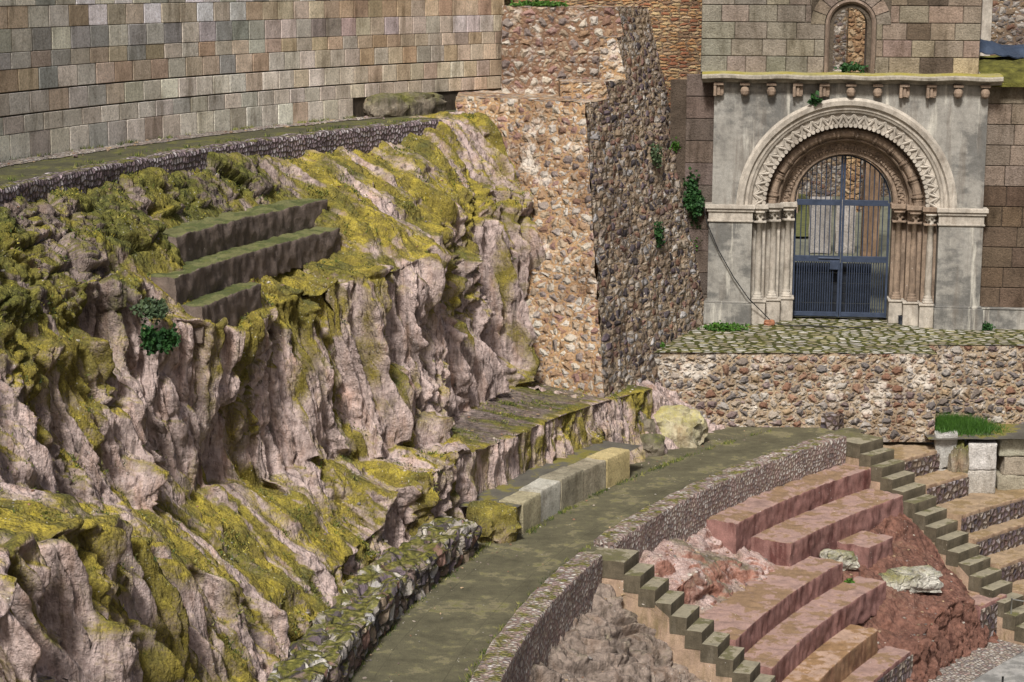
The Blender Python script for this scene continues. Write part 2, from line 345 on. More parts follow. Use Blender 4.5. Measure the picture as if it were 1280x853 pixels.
def m_leaf(name, a, b):
    g = G(name); n = g.noise(9, 3); c = g.mix(g.rng(n, .35, .65), a, b); g.b.inputs['Subsurface Weight'].default_value = 0; return g.done(c, rough=.6)

STN_WARM = [(.42, .33, .23), (.5, .44, .36), (.28, .17, .12), (.55, .5, .44), (.36, .24, .15), (.26, .21, .19), (.46, .36, .26), (.33, .2, .17), (.55, .5, .42), (.32, .27, .24)]
STN_COLD = [(.2, .15, .13), (.3, .24, .2), (.12, .1, .11), (.42, .38, .34), (.25, .15, .12), (.18, .14, .16), (.38, .3, .22), (.1, .085, .09), (.48, .46, .45), (.22, .16, .14)]
STN_MIX = [(.3, .22, .15), (.42, .36, .3), (.24, .2, .17), (.46, .42, .37), (.27, .15, .1), (.2, .18, .17), (.4, .29, .18), (.24, .18, .17), (.48, .44, .4), (.18, .155, .145)]
STN_PUR = [(.16, .12, .13), (.24, .18, .18), (.1, .085, .1), (.3, .25, .24), (.2, .13, .12), (.36, .32, .32), (.26, .2, .15), (.13, .1, .11)]
STN_COB = [(.42, .36, .31), (.52, .47, .42), (.28, .24, .235), (.58, .54, .49), (.38, .28, .25), (.46, .39, .32)]
M = {}
M['butt_front'] = m_rubble('rubble_in_sandy_mortar', 5.2, STN_WARM, (.42, .265, .14), .11, .17, 1.2, bleach=.3, fill=.7, big=.9)
M['butt_side'] = m_rubble('tight_dark_rubble', 5.6, STN_COLD+[(.5, .46, .42), (.36, .26, .18), (.55, .5, .44), (.3, .17, .12), (.45, .37, .28), (.4, .3, .2), (.38, .33, .28), (.48, .4, .31), (.34, .27, .2)], (.33, .25, .165), .08, .13, 1.8, bdist=.06, fill=.9)
M['butt_back'] = m_rubble('rubble_in_brown_mortar', 4.6, STN_WARM, (.26, .155, .095), .11, .18, 1.15, bleach=.25, fill=.6)
M['terr_wall'] = m_rubble('terrace_rubble', 5.2, STN_MIX+[(.45, .38, .3), (.36, .22, .15)], (.42, .325, .22), .1, .15, 1.2, bleach=.15, fill=.9, bdist=.06)
M['ruin'] = m_rubble('ruin_rubble', 6.5, [tuple(q*.6 for q in c) for c in STN_MIX], (.15, .11, .075), .1, .12, 1.2, bleach=.1, bdist=.03)
M['edge_cob'] = m_rubble('purple_cobble_edging', 11, [(.36, .29, .32), (.5, .44, .46), (.3, .23, .25), (.58, .53, .54), (.22, .17, .19), (.42, .33, .35)], (.09, .07, .065), .07, .06, .9, top_moss=.3, bdist=.025, warp=.12, rnd=.7, fill=0)
M['par_cob'] = m_rubble('pebbled_parapet', 11, STN_COB+[(.6, .56, .52), (.42, .32, .3)], (.27, .195, .17), .07, .12, .95, top_moss=.3, bdist=.022, moss=.0, warp=.12, fill=0)
M['seat_cob'] = m_rubble('cobbled_riser', 7.5, STN_PUR+[(.34, .3, .26), (.4, .34, .28)], (.13, .095, .075), .07, .07, 1.05, bdist=.03, fill=0)
M['dry'] = m_rubble('mossy_dry_stone', 4.6, STN_COLD+[(.5, .46, .42), (.42, .38, .33), (.55, .52, .47)], (.07, .06, .045), .05, .05, 1.4, moss=.28, top_moss=.34, bdist=.05)
M['brick'] = m_rubble('old_thin_brick', 8, [(.4, .22, .1), (.47, .3, .15), (.3, .13, .07), (.5, .37, .2), (.25, .16, .1), (.42, .3, .18)], (.15, .11, .075), .05, .1, 1.7, vscale=1.7, bdist=.03, warp=.2, rnd=.7)
M['terrace'] = m_rubble('mossy_cobbles', 5.5, [(.4, .37, .3), (.5, .47, .4), (.32, .28, .2), (.58, .56, .5), (.42, .38, .22)], (.06, .065, .014), .1, .16, 1.3, moss=.42, top_moss=.12, bdist=.02, fill=0)
M['gravel'] = m_rubble('pebble_strip', 13, STN_COB, (.2, .17, .14), .05, .05, 1.0, bdist=.02, fill=0)
M['rock'] = m_rock('mossy_sandstone', (.44, .345, .315), (.06, .046, .037), (.34, .272, .032), (.185, .15, .022), speck=.7, steepmoss=.7, bd=.07, flw=2.3, flz=.25)
M['redrock'] = m_rock('red_bedrock', (.27, .135, .1), (.11, .045, .03), (.43, .33, .3), (.33, .23, .2), .3, bd=.05)
M['redsoil'] = m_rock('red_soil', (.15, .075, .055), (.06, .026, .02), (.27, .175, .135), (.2, .115, .085), .4, bd=.05)
M['greyrock'] = m_rock('grey_brown_bedrock', (.22, .175, .145), (.05, .038, .028), (.29, .245, .185), (.12, .1, .055), .4, bd=.06)
M['path'] = m_plaster('mossy_paving', (.12, .11, .07), (.07, .06, .035), moss=.14, tread=(.11, .1, .06), topstain=(.23, .2, .12), bd=.03, tst=.72, sc=.8, joints=(1.9, .95))
M['upath'] = m_plaster('dark_mossy_path', (.085, .08, .045), (.06, .05, .03), moss=.34, bd=.03, topstain=(.17, .16, .05), tst=.7)
M['ledge'] = m_plaster('dark_wet_ledge', (.1, .09, .07), (.06, .05, .035), moss=.3, topstain=(.24, .2, .04), bd=.02, tread=(.115, .105, .085), tst=.67, sc=.6)
M['redseat'] = m_plaster('red_render', (.235, .125, .108), (.085, .03, .026), tread=(.34, .225, .19), topstain=(.2, .13, .07), tst=.645, sk=.9)  # riser base painted darker than the tread, in place of missing shade
M['brownseat'] = m_plaster('brown_render', (.25, .15, .085), (.12, .045, .03), tread=(.27, .165, .085), topstain=(.36, .25, .19))
M['tanseat'] = m_plaster('tan_render', (.3, .21, .14), (.14, .08, .05), tread=(.33, .24, .155), topstain=(.2, .14, .07))
M['stair'] = m_plaster('mossy_concrete', (.1, .082, .055), (.04, .034, .02), moss=.03, tread=(.27, .24, .17), topstain=(.11, .1, .05), sk=.7, tst=.675)  # shade painted in: risers and sides get a darker base than the treads
M['stringer'] = m_plaster('stained_render', (.34, .24, .17), (.13, .1, .04), moss=.2)
M['greenstep'] = m_plaster('green_step', (.15, .115, .095), (.07, .055, .045), tread=(.15, .15, .06), topstain=(.07, .085, .03), moss=.22, sk=.45, bd=.025)
M['floor'] = m_plaster('grey_floor', (.22, .215, .2), (.1, .1, .09), topstain=(.3, .29, .27))
M['ground'] = m_plain('earth', (.2, .16, .11), .4, 2, .95, .03)
M['ashlar'] = m_tint('cut_blocks', .012)
M['church'] = m_tint('church_blocks', .035, 1., .7, .35)
M['portal'] = m_portal('portal_cement')
M['pale'] = m_plaster('pale_stone', (.4, .36, .305), (.2, .165, .13), bd=.008, sc=1.2, sk=.6)
M['carved'] = m_plaster('brown_carved_stone', (.25, .185, .135), (.11, .08, .06), bd=.012, sc=1.6)
M['iron'] = m_plain('blue_grey_iron', (.042, .056, .09), .3, 6, .5, .003, .2)
M['planks'] = m_plain('dark_planks', (.014, .017, .024), .5, 5, .7, .006)
M['block'] = m_tint('weathered_blocks', .03, 1., .6, .6)
M['leaf'] = m_leaf('dark_leaf', (.012, .04, .012), (.03, .085, .02))
M['leaf2'] = m_leaf('bright_leaf', (.03, .08, .012), (.07, .16, .02))
M['cable'] = m_plain('black_cable', (.02, .02, .02), .2, 5, .6, .001)
M['steel'] = m_plain('pale_steel', (.45, .45, .43), .2, 5, .4, .001, .6)
M['tarp'] = m_plain('blue_tarp', (.04, .055, .085), .4, 3, .5, .02)
M['roofmoss'] = m_plain('mossy_roof', (.1, .095, .02), .7, 4, .95, .03)
M['wood'] = m_plain('brown_timber', (.17, .1, .06), .5, 4, .8, .01)
M['grass'] = m_leaf('grass_green', (.025, .07, .008), (.05, .12, .015))
M['terracotta'] = m_plain('terracotta', (.3, .13, .07), .4, 6)
M['pale_rock'] = m_rock('yellow_lichen_rock', (.42, .38, .27), (.16, .13, .07), (.36, .32, .07), (.27, .24, .06), .3)
M['dry_rock'] = m_rock('dark_mossy_rock', (.2, .17, .13), (.04, .035, .025), (.13, .13, .025), (.05, .055, .012), .6)
M['lichen'] = m_rock('white_lichen_rock', (.52, .5, .44), (.08, .07, .05), (.24, .22, .07), (.1, .095, .03), .6, .35, bd=.05)
M['carved2'] = m_plaster('brown_window_stone', (.2, .15, .115), (.1, .07, .05), bd=.012, sc=1.6)
M['cornice'] = m_plaster('lichened_cornice', (.3, .27, .22), (.1, .085, .065), tread=(.34, .3, .12), topstain=(.28, .24, .05), bd=.015, sc=1.5)
M['court'] = m_plaster('court_ground', (.13, .13, .095), (.1, .09, .07), tread=(.145, .145, .105))
M['lawn'] = m_plain('lawn_green', (.11, .115, .04), .5, 5, .95, .02)
M['wood_stone'] = m_plaster('brown_pillar_stone', (.2, .13, .08), (.1, .065, .04))
M['ochre'] = m_rubble('ochre_pillar_stone', 5.2, [(.4, .27, .15), (.32, .2, .11), (.24, .14, .075), (.44, .33, .21)], (.3, .19, .1), .04, .08, 1.3, bdist=.06)
M['brownwall'] = m_rubble('brown_ruin_wall', 5.5, [tuple(q*.75 for q in c) for c in STN_MIX], (.22, .16, .11), .1, .14, 1.3, bdist=.03)
M['leaf3'] = m_leaf('grey_green_leaf', (.04, .07, .035), (.08, .11, .05))
M['tuft'] = m_tuft('moss_tuft')
# ------------------------------------------------------------------ bedrock surfaces (lofted along the tiers, then eroded)
SCAT = []
def rock(name, rows, ph0, ph1, nph, npr, mat, dispf, mossf, sig=.5, smooth_it=6, kind='structure', jit=None, wetf=None):
    ph = np.linspace(ph0, ph1, nph); RR = []; ZZ = []
    for r in rows:
        r = np.array(sorted(r)); R = np.interp(ph, r[:, 0], r[:, 1]); z = np.interp(ph, r[:, 0], r[:, 2])
        k = max(1, int(sig/abs(ph[1]-ph[0]))); ker = np.exp(-.5*(np.arange(-3*k, 3*k+1)/k)**2); ker /= ker.sum()
        RR.append(np.convolve(np.pad(R, 3*k, mode='edge'), ker, 'valid')); ZZ.append(np.convolve(np.pad(z, 3*k, mode='edge'), ker, 'valid'))
    RR = np.array(RR); ZZ = np.array(ZZ)
    seg = np.hypot(np.diff(RR, axis=0), np.diff(ZZ, axis=0)).mean(1); L = np.concatenate([[0], np.cumsum(seg)]); t = np.linspace(0, L[-1], npr)
    row = np.interp(t, L, np.arange(len(rows)))
    i0 = np.clip(np.floor(row).astype(int), 0, len(rows)-2); fr = row-i0
    R = RR[i0]*(1-fr[:, None])+RR[i0+1]*fr[:, None]; z = ZZ[i0]*(1-fr[:, None])+ZZ[i0+1]*fr[:, None]
    if jit:
        for k, am in jit.items():
            j0 = int(np.argmin(np.abs(row-k))); wgt = np.exp(-((row-k)/.5)**2)[:, None]*sm(ph, 154, 158)[None, :]; qq = np.stack([ph*.5, ph*0+k*7, ph*0], 1)
            R = R+wgt*am*fbm(qq, 3)[None, :]; z = z+wgt*am*.9*fbm(qq+31, 3)[None, :]
    for _ in range(smooth_it):
        R[1:-1] = .25*R[:-2]+.5*R[1:-1]+.25*R[2:]; z[1:-1] = .25*z[:-2]+.5*z[1:-1]+.25*z[2:]
    a = np.radians(ph)[None, :]
    P = np.stack([C0[0]+R*np.cos(a), C0[1]+R*np.sin(a), z], -1)          # npr x nph
    def nrm(P):
        N = np.cross(np.gradient(P, axis=0), np.gradient(P, axis=1)); N /= np.linalg.norm(N, axis=-1, keepdims=True)+1e-9
        if N[..., 2].mean() < 0: N = -N
        return N
    N = nrm(P); p = P.reshape(-1, 3); rowf = np.repeat(row, nph); phf = np.tile(ph, npr)
    D = N.copy(); D[..., 2] *= .6; D /= np.linalg.norm(D, axis=-1, keepdims=True)
    nz0 = N[..., 2].ravel()
    d = dispf(p, rowf, phf, nz0)
    P2 = (p+D.reshape(-1, 3)*d[:, None]).reshape(P.shape); N2 = nrm(P2)
    ms = mossf(N2[..., 2].ravel(), P2.reshape(-1, 3), rowf, phf, nz0)
    SCAT.append((P2.reshape(-1, 3), N2.reshape(-1, 3), ms, phf, rowf))
    F = grid_faces(npr, nph)
    if np.cross(P[1, 0]-P[0, 0], P[0, 1]-P[0, 0])[2] > 0 : F = F[:, :]
    o = mesh(name, P2.reshape(-1, 3), F, mat, smooth=True, attrs={'moss': ms, 'wet': wetf(p, rowf, phf) if wetf else np.zeros(len(p))})
    me = o.data
    if me.polygons[len(me.polygons)//2].normal.z < 0 or np.mean([me.polygons[i].normal.z for i in range(0, len(me.polygons), 997)]) < 0: me.flip_normals()
    setp(o, kind=kind); return o
sm = lambda x, a, b: np.clip((x-a)/(b-a), 0, 1)**2*(3-2*np.clip((x-a)/(b-a), 0, 1))

RA = [(140, 29.75, -1.25), (157, 29.8, -1.25), (160, 30.02, -1.3), (190, 30.05, -1.3)]
RA0 = [(140, 29.6, -1.8), (157, 29.7, -1.8), (160, 29.95, -1.8), (190, 29.95, -1.8)]
RB = [(143, 29.95, -.4), (146, 29.95, -.35), (150, 29.9, -.3), (153, 29.85, -.3), (156.7, 29.85, -.25), (158.7, 30.0, -.15), (160.2, 30.2, -.3), (162, 30.25, -.75), (164, 30.3, -.9), (168, 30.35, -.95), (170.5, 30.5, -.85), (172.5, 30.75, -.2), (174.3, 31.1, .55), (176.4, 31.2, 1.05), (178, 31.3, 1.45), (181, 31.3, 1.9), (185, 31.4, 2.4), (190, 31.4, 2.6)]
RC = [(143, 32.0, -.25), (146.6, 31.85, -.22), (150.6, 31.4, -.2), (155.8, 30.85, -.2), (158.2, 30.9, -.1), (160.5, 31.2, .04), (164.4, 31.5, .18), (166.5, 31.9, .38), (171.4, 32.0, .62), (174, 32.3, 1.15), (176, 32.4, 1.65), (180, 32.5, 2.1), (190, 32.5, 2.8)]
RD = [(143, 32.4, 2.6), (145.9, 32.35, 2.75), (148, 32.3, 3.1), (151.9, 31.85, 3.2), (154, 31.35, 3.0), (155.6, 31.2, 2.85), (157.6, 31.3, 2.8), (160.3, 31.65, 2.75), (162.5, 31.85, 2.6), (166.5, 31.85, 2.6), (167.6, 32.0, 2.95), (168.4, 32.2, 2.9), (169.1, 32.4, 2.45), (170.1, 32.8, 2.8), (172.7, 32.9, 3.0), (178, 33.2, 3.2), (190, 33.3, 3.4)]
RE = [(143, 32.9, 3.4), (149, 32.7, 3.7), (152, 32.3, 3.7), (155.3, 31.9, 3.4), (156.6, 32.2, 3.3), (157.5, 32.3, 2.95), (162.5, 32.3, 3.05), (163.5, 32.1, 2.65), (166.8, 32.1, 2.65), (167.4, 32.35, 3.3), (168.2, 32.6, 3.45), (172, 33.3, 3.6), (190, 33.6, 3.8)]
RE2 = [(143, 33.3, 3.9), (149, 33.1, 4.1), (153, 32.8, 4.1), (155, 32.7, 3.95), (156.2, 32.85, 3.75), (157.5, 32.85, 3.35), (164.6, 32.85, 3.35), (165.8, 32.85, 3.75), (168, 33.1, 3.9), (172, 33.7, 4.05), (190, 33.9, 4.1)]
RF = [(143, 33.75, 4.6), (146, 33.75, 4.45), (149, 33.7, 4.4), (155, 33.5, 4.3), (157, 33.35, 3.85), (164.6, 33.35, 3.85), (165.6, 33.35, 4.15), (168, 33.6, 4.2), (172, 34.0, 4.3), (190, 34.0, 4.3)]
RG = [(143, 34.1, 4.82), (145.6, 34.1, 4.8), (147, 34.1, 4.55), (157, 34.0, 4.52), (165, 34.0, 4.52), (168, 34.05, 4.55), (190, 34.2, 4.55)]
RH = [(143, 35.2, 4.9), (145.6, 35.2, 4.86), (146.6, 35.2, 4.5), (190, 35.2, 4.5)]
def disp_main(p, row, ph, nz):
    steep = 1-sm(nz, .35, .85); flat = (row > 2.0) & (row < 3.0) & (ph < 156)
    lo = fbm(p*.75, 3)*.16
    rr = np.hypot(p[:, 0]-C0[0], p[:, 1]-C0[1]); q = np.stack([ph*.545, rr*.45, p[:, 2]], 1); wp = fbm(q*np.array([.7, .7, .5])+4, 2)[:, None]
    fl = billow(q*np.array([.78, .9, .12])+wp*.45, 2, .5)
    fl2 = billow(q*np.array([2.3, 2.2, .24])+wp*.8+3.3, 3, .55)
    dr = billow(q*np.array([1.5, .8, .35])+wp*.6+7.7, 3, .5); sh = billow(q*np.array([.7, .5, 1.5])+2.2, 2)
    lip = np.exp(-((row-3.95)/.22)**2)*np.maximum(0, fbm(q*np.array([1.1, 1, .3])+9, 2)+.25)*.3+np.exp(-((row-2.05)/.2)**2)*np.maximum(0, fbm(q*np.array([1.1, 1, .3])+5, 2)+.2)*.25*(ph > 158)
    d = lo+steep*(.27*fl+.33*fl2+.05*sh)+(1-steep)*(.15*dr+.05*fbm(p*1.7, 3))+lip
    d += steep*(.085*billow(q*np.array([4.6, 4, .8])+wp*1.5, 3, .55))+.02*billow(p*5., 3)+.007*fbm(p*17., 2)
    # undercut pockets low on the faces
    pk = sm(cells(q*np.array([2.3, 1.5, 1.5]))[0], .1, .4); d -= steep*(1-pk)*.1*sm(fbm(q*.8+1, 2), -.1, .3)
    # blocky outcrop under the upper path and left of the steps
    w = sm(row, 5.3, 6.3)*sm(ph, 155.5, 158)+sm(ph, 168, 170)*sm(row, 4.2, 5.2); w = np.clip(w, 0, 1)
    f1, f2, ci = cells(p*np.array([1.3, 1.3, 2.2])+.3*perlin(p*2)[:, None]); g1, g2, gi = cells(p*np.array([4.6, 4.6, 6.])+9)
    bl = (ci-.5)*.3+sm(f2-f1, 0, .12)*.08+(gi-.5)*.08+sm(g2-g1, 0, .22)*.04
    d = d*(1-.65*w)+bl*w
    st = (row > 4.4) & (row < 7.3) & (ph > 156.3) & (ph < np.where(row > 5.4, 165.2, 167.))             # keep the seats clear
    d = np.where(st, np.minimum(d, .03), d)
    fw = np.where(flat, .22, 1.); d = d*fw*(1-.6*(1-sm(row, 1.9, 2.2))*(1-sm(ph, 156, 158.5)))
    return d*sm(row, .2, 1.1)*(1-sm(row, 8.6, 9.0))+(1-sm(row, 8.6, 9.))*0
def wet_main(p, row, ph):
    w = sm(row, 5.2, 6.2)*sm(ph, 154.5, 157)+sm(ph, 167, 169.5)*sm(row, 4.0, 4.8); return np.maximum(np.clip(w, 0, 1)*(.75+.5*fbm(p*1.2, 3)), sm(row, 2.02, 2.2)*(1-sm(row, 2.9, 3.0))*(1-sm(ph, 154, 156))*1.0)
def moss_main(nz, p, row, ph, nz0):
    big = fbm(p*np.array([.55, .55, .5])+2, 3); rr = np.hypot(p[:, 0]-C0[0], p[:, 1]-C0[1]); q = np.stack([ph*.545, rr*.45, p[:, 2]], 1); drip = fbm(q*np.array([1.9, .8, .14])+fbm(q*.8, 2)[:, None]*.5+11, 4, gain=.6); mid = fbm(p*2.2+4, 4)
    m = .5*sm(nz, .1, .85)+.42*big+1.0*drip+.15*mid+.36+.12*(1-sm(row, 1.9, 2.3))*sm(ph, 158, 162)
    rim = np.exp(-((row-4.15)/.75)**2); m += .34*rim+.16*sm(row, 4.2, 5)
    m -= .45*sm(row, 2.05, 2.25)*(1-sm(row, 2.9, 3.05))*(1-sm(ph, 154, 156))
    m += .2*np.exp(-((row-2.2)/.6)**2)*sm(ph, 158, 160)
    m -= .28*sm(row, 2.9, 3.2)*(1-sm(row, 3.6, 4.0))
    far = 1-sm(ph, 154, 157); m -= far*.22*(row > 3.05)*(row < 4.2)+.2*(1-sm(ph, 148, 153))*(row >= 4.2)
    return m
rock('rock_cliff', [RA0, RA, RB, RC, RD, RE, RE2, RF, RG, RH], 143, 190, 1500, 470, M['rock'], disp_main, moss_main, sig=.35, jit={2: .3, 3: .35, 4: .28, 5: .15}, wetf=wet_main)

# red bedrock between the walkway parapet and the lower red tiers
def disp_red(p, row, ph, nz):
    steep = 1-sm(nz, .4, .9)
    q = np.stack([ph*.47, np.hypot(p[:, 0]-C0[0], p[:, 1]-C0[1]), p[:, 2]], 1); wp = fbm(q*.9+4, 2)[:, None]
    d = fbm(p*.7, 3)*.2+.15*billow(q*np.array([1.15, .5, .4])+wp*.6, 2)+.055*billow(q*np.array([3.2, 1.1, .5])+wp, 2)*(.35+steep)+.018*billow(p*4.5, 3)+.005*fbm(p*14, 2)
    return d*np.minimum(1, .25+sm(row, 0, .6))
def moss_red(nz, p, row, ph, nz0): return .38+.35*fbm(p*1.6+3, 4)+.6*sm(nz, .35, .9)
rock('red_bedrock', [[(146, 27.65, -1.95), (158.5, 27.65, -2.0)], [(146, 27.3, -2.3), (150, 27.2, -2.15), (152, 27.25, -2.05), (158.5, 27.3, -2.05)], [(146, 26.9, -2.7), (149, 26.8, -2.5), (151.5, 26.75, -2.15), (158.5, 26.7, -2.25)],
    [(146, 26.4, -2.9), (149, 26.2, -2.65), (151, 26.35, -2.35), (154, 26.35, -2.35), (158.5, 26.35, -2.45)], [(146, 26.0, -3.0), (148.5, 25.9, -2.85), (151, 26.05, -2.75), (154, 26.15, -2.85), (158.5, 26.15, -2.85)], [(146, 25.6, -3.05), (158.5, 25.9, -3.1)]],
    144.5, 158.2, 460, 200, M['redrock'], disp_red, moss_red, sig=.3)
# red soil slope between the broken ends of the tiers and the right stairs
def disp_soil(p, row, ph, nz):
    steep = 1-sm(nz, .4, .9)
    return (fbm(p*1.1, 3)*.09+.06*billow(p*2.2, 4)+steep*.2*billow(p*np.array([2.2, 2.2, .7]), 4)+.015*fbm(p*14, 3))
rock('red_soil', [[(135, 26.4, -2.45), (149, 26.0, -3.25)], [(135, 25.9, -2.6), (138.5, 25.85, -2.75), (141, 25.8, -3.0), (145, 25.8, -3.05), (149, 25.7, -3.6)], [(135, 25.4, -3.0), (138.5, 25.4, -3.2), (141, 25.3, -3.18), (144.5, 25.25, -3.15), (149, 25.2, -3.9)], [(135, 24.9, -3.5), (139, 24.9, -3.42), (143, 24.8, -3.38), (149, 24.7, -4.3)],
    [(135, 24.4, -4.1), (138.8, 24.4, -3.78), (143, 24.2, -3.78), (149, 24.1, -4.6)], [(135, 23.9, -4.3), (137.6, 23.85, -4.3), (138.6, 23.8, -4.02), (141, 23.75, -3.9), (144.5, 23.6, -4.1), (149, 23.5, -4.9)], [(135, 23.55, -4.6), (138.3, 23.7, -4.4), (143, 23.6, -4.5), (149, 23.3, -4.8)], [(135, 23.4, -5.3), (149, 23.3, -5.3)]],
    136.9, 148.0, 420, 240, M['redsoil'], disp_soil, lambda nz, p, row, ph, nz0: .12+.3*fbm(p*1.7+3, 4)+.2*sm(nz, .5, 1.)*(1-sm(ph, 0, 1)*0), sig=.3)
# grey bedrock below the lower parapet, left of the left stairs
def disp_grey(p, row, ph, nz):
    q = np.stack([ph*.45, np.hypot(p[:, 0]-C0[0], p[:, 1]-C0[1]), p[:, 2]], 1); wp = fbm(q*.9+4, 2)[:, None]; q = q@np.array([[.8, .6, 0], [-.6, .8, 0], [0, 0, 1.]])
    return fbm(p*.8, 3)*.2+.26*billow(q*np.array([1.25, .4, .25])+wp*.8, 2)+.11*billow(q*np.array([3.2, .8, .5])+wp*1.2, 3)+.03*billow(p*5, 3)+.008*fbm(p*15, 2)
rock('grey_bedrock', [[(157, 27.65, -2.1), (182, 27.65, -2.2)], [(157, 27.2, -2.25), (164, 27.2, -2.2), (182, 27.2, -2.3)], [(157, 26.5, -2.75), (162, 26.5, -2.5), (168, 26.5, -2.55), (182, 26.5, -2.8)], [(157, 25.6, -3.4), (162, 25.6, -2.95), (168, 25.5, -3.0), (182, 25.5, -3.3)],
    [(157, 24.6, -4.1), (162, 24.6, -3.6), (168, 24.5, -3.7), (182, 24.5, -4.0)], [(157, 23.2, -5.2), (182, 23.2, -5.2)]], 157.6, 181, 640, 260, M['greyrock'], disp_grey, lambda nz, p, row, ph, nz0: .3+.4*fbm(p*1.3+3, 4)+.25*(sm(nz, .5, 1)-.5), sig=.4)
# mound at the foot of the buttress and the terrace wall
def disp_mound(p, row, ph, nz): return fbm(p*.9, 3)*.12+.1*billow(p*np.array([2.2, 2.2, 1.2]), 4)+.02*fbm(p*9, 3)
rock('rock_mound', [[(134, 29.5, -1.75), (150, 29.45, -1.75)], [(134, 29.7, -1.65), (138, 29.8, -1.6), (142, 29.8, -1.4), (147, 29.75, -1.0), (150, 29.75, -1.2)], [(134, 30.0, -1.6), (139.3, 30.3, -1.25), (141.5, 30.2, -.75), (145.5, 30.0, -.4), (150, 29.95, -.4)],
    [(134, 30.6, -1.6), (139, 30.8, -.85), (142, 30.7, -.42), (145.5, 30.6, -.25), (150, 30.6, -.35)], [(134, 32.3, -1.5), (138, 32, -.5), (145.5, 31.6, -.25), (150, 31.6, -.4)]],
    136.6, 146.8, 300, 140, M['rock'], disp_mound, lambda nz, p, row, ph, nz0: .1+.6*sm(ph, 142.5, 145.)*(.55+.5*fbm(p*1.5, 3))+.25*fbm(p*1.8+3, 4), sig=.5)

# ------------------------------------------------------------------ ground, walkway, paths, terrace, floor
def annulus(name, R0, R1, ph0, ph1, z, mat, step=.12, amp=.01, kind='structure', zf=None):
    n = int(abs(ph1-ph0)*math.pi/180*R1/step)+2; m = max(2, int((R1-R0)/step)+2)
    a = np.radians(np.linspace(ph0, ph1, n))[:, None]; R = np.linspace(R0, R1, m)[None, :]
    V = np.stack([C0[0]+R*np.cos(a), C0[1]+R*np.sin(a), z+0*a*R], -1).reshape(-1, 3); V[:, 2] += amp*fbm(V*1.5, 3)
    U = np.stack([-a*(R0+R1)/2+0*R, R+0*a], -1).reshape(-1, 2); F = grid_faces(n, m)
    if ph1 > ph0: F = F[:, ::-1]
    return setp(mesh(name, V, F, mat, uv=U, smooth=True), kind=kind)
gv = [(-400, -400, -6.5), (400, -400, -6.5), (400, 400, -6.5), (-400, 400, -6.5)]
setp(mesh('ground', gv, [[0, 1, 2, 3]], M['ground']), kind='structure')
annulus('walkway', 27.5, 30.4, 192, 134.6, -1.6, M['path'])
def poly_slab(name, pts, z, mat, n=1, uvs=1., amp=0., step=.25, kind='structure'):
    """quad sheet subdivided: pts = 4 corners xy"""
    A, B, Cc, D = [np.array(q, float) for q in pts]; nu = int(np.linalg.norm(B-A)/step)+2; nv = int(np.linalg.norm(D-A)/step)+2
    u = np.linspace(0, 1, nu)[:, None, None]; v = np.linspace(0, 1, nv)[None, :, None]
    X = (A*(1-u)+B*u)*(1-v)+(D*(1-u)+Cc*u)*v; V = np.concatenate([X, np.full(X.shape[:2]+(1,), z)], -1).reshape(-1, 3)
    if amp: V[:, 2] += amp*fbm(V*1.2, 3)
    return setp(mesh(name, V, grid_faces(nu, nv), mat, uv=V[:, :2]*uvs, smooth=True), kind=kind)
TY = 40.78                                                    # front of the terrace
poly_slab('cobbled_terrace', [(8.9, 41.72), (16, 41.72), (16, 45.6), (8.9, 45.6)], 0, M['terrace'], amp=.02)
poly_slab('cobbled_terrace', [(2.2, TY-.06), (8.9, TY-.06), (8.9, 45.6), (2.2, 45.6)], 0, M['terrace'], amp=.02)
annulus('upper_path', 34.25, 36.6, 192, 138, 4.85, M['upath'], amp=.02)
annulus('pebble_strip', 35.55, 35.98, 192, 145.8, 4.862, M['gravel'], amp=.02)
annulus('stone_ledge', 29.0, 29.97, 157.5, 146.8, -1.08, M['ledge'], amp=.025)
annulus('orchestra_floor', 14, 22.9, 180, 118, -4.96, M['floor'])
annulus('pebble_strip', 22.85, 23.9, 150, 118, -4.952, M['gravel'])
def atR(px, py, R):
    d = ray(px, py); o = CAM[:2]-C0; a = d[:2]@d[:2]; b = 2*o@d[:2]; c = o@o-R*R
    t = (-b+math.sqrt(max(0, b*b-4*a*c)))/2/a; return CAM+d*t
def jit(c, v=.12, h=.05):
    k = 1+rng.uniform(-v, v); return tuple(float(np.clip(q*k+rng.uniform(-h, h)*q, 0, 1)) for q in c)
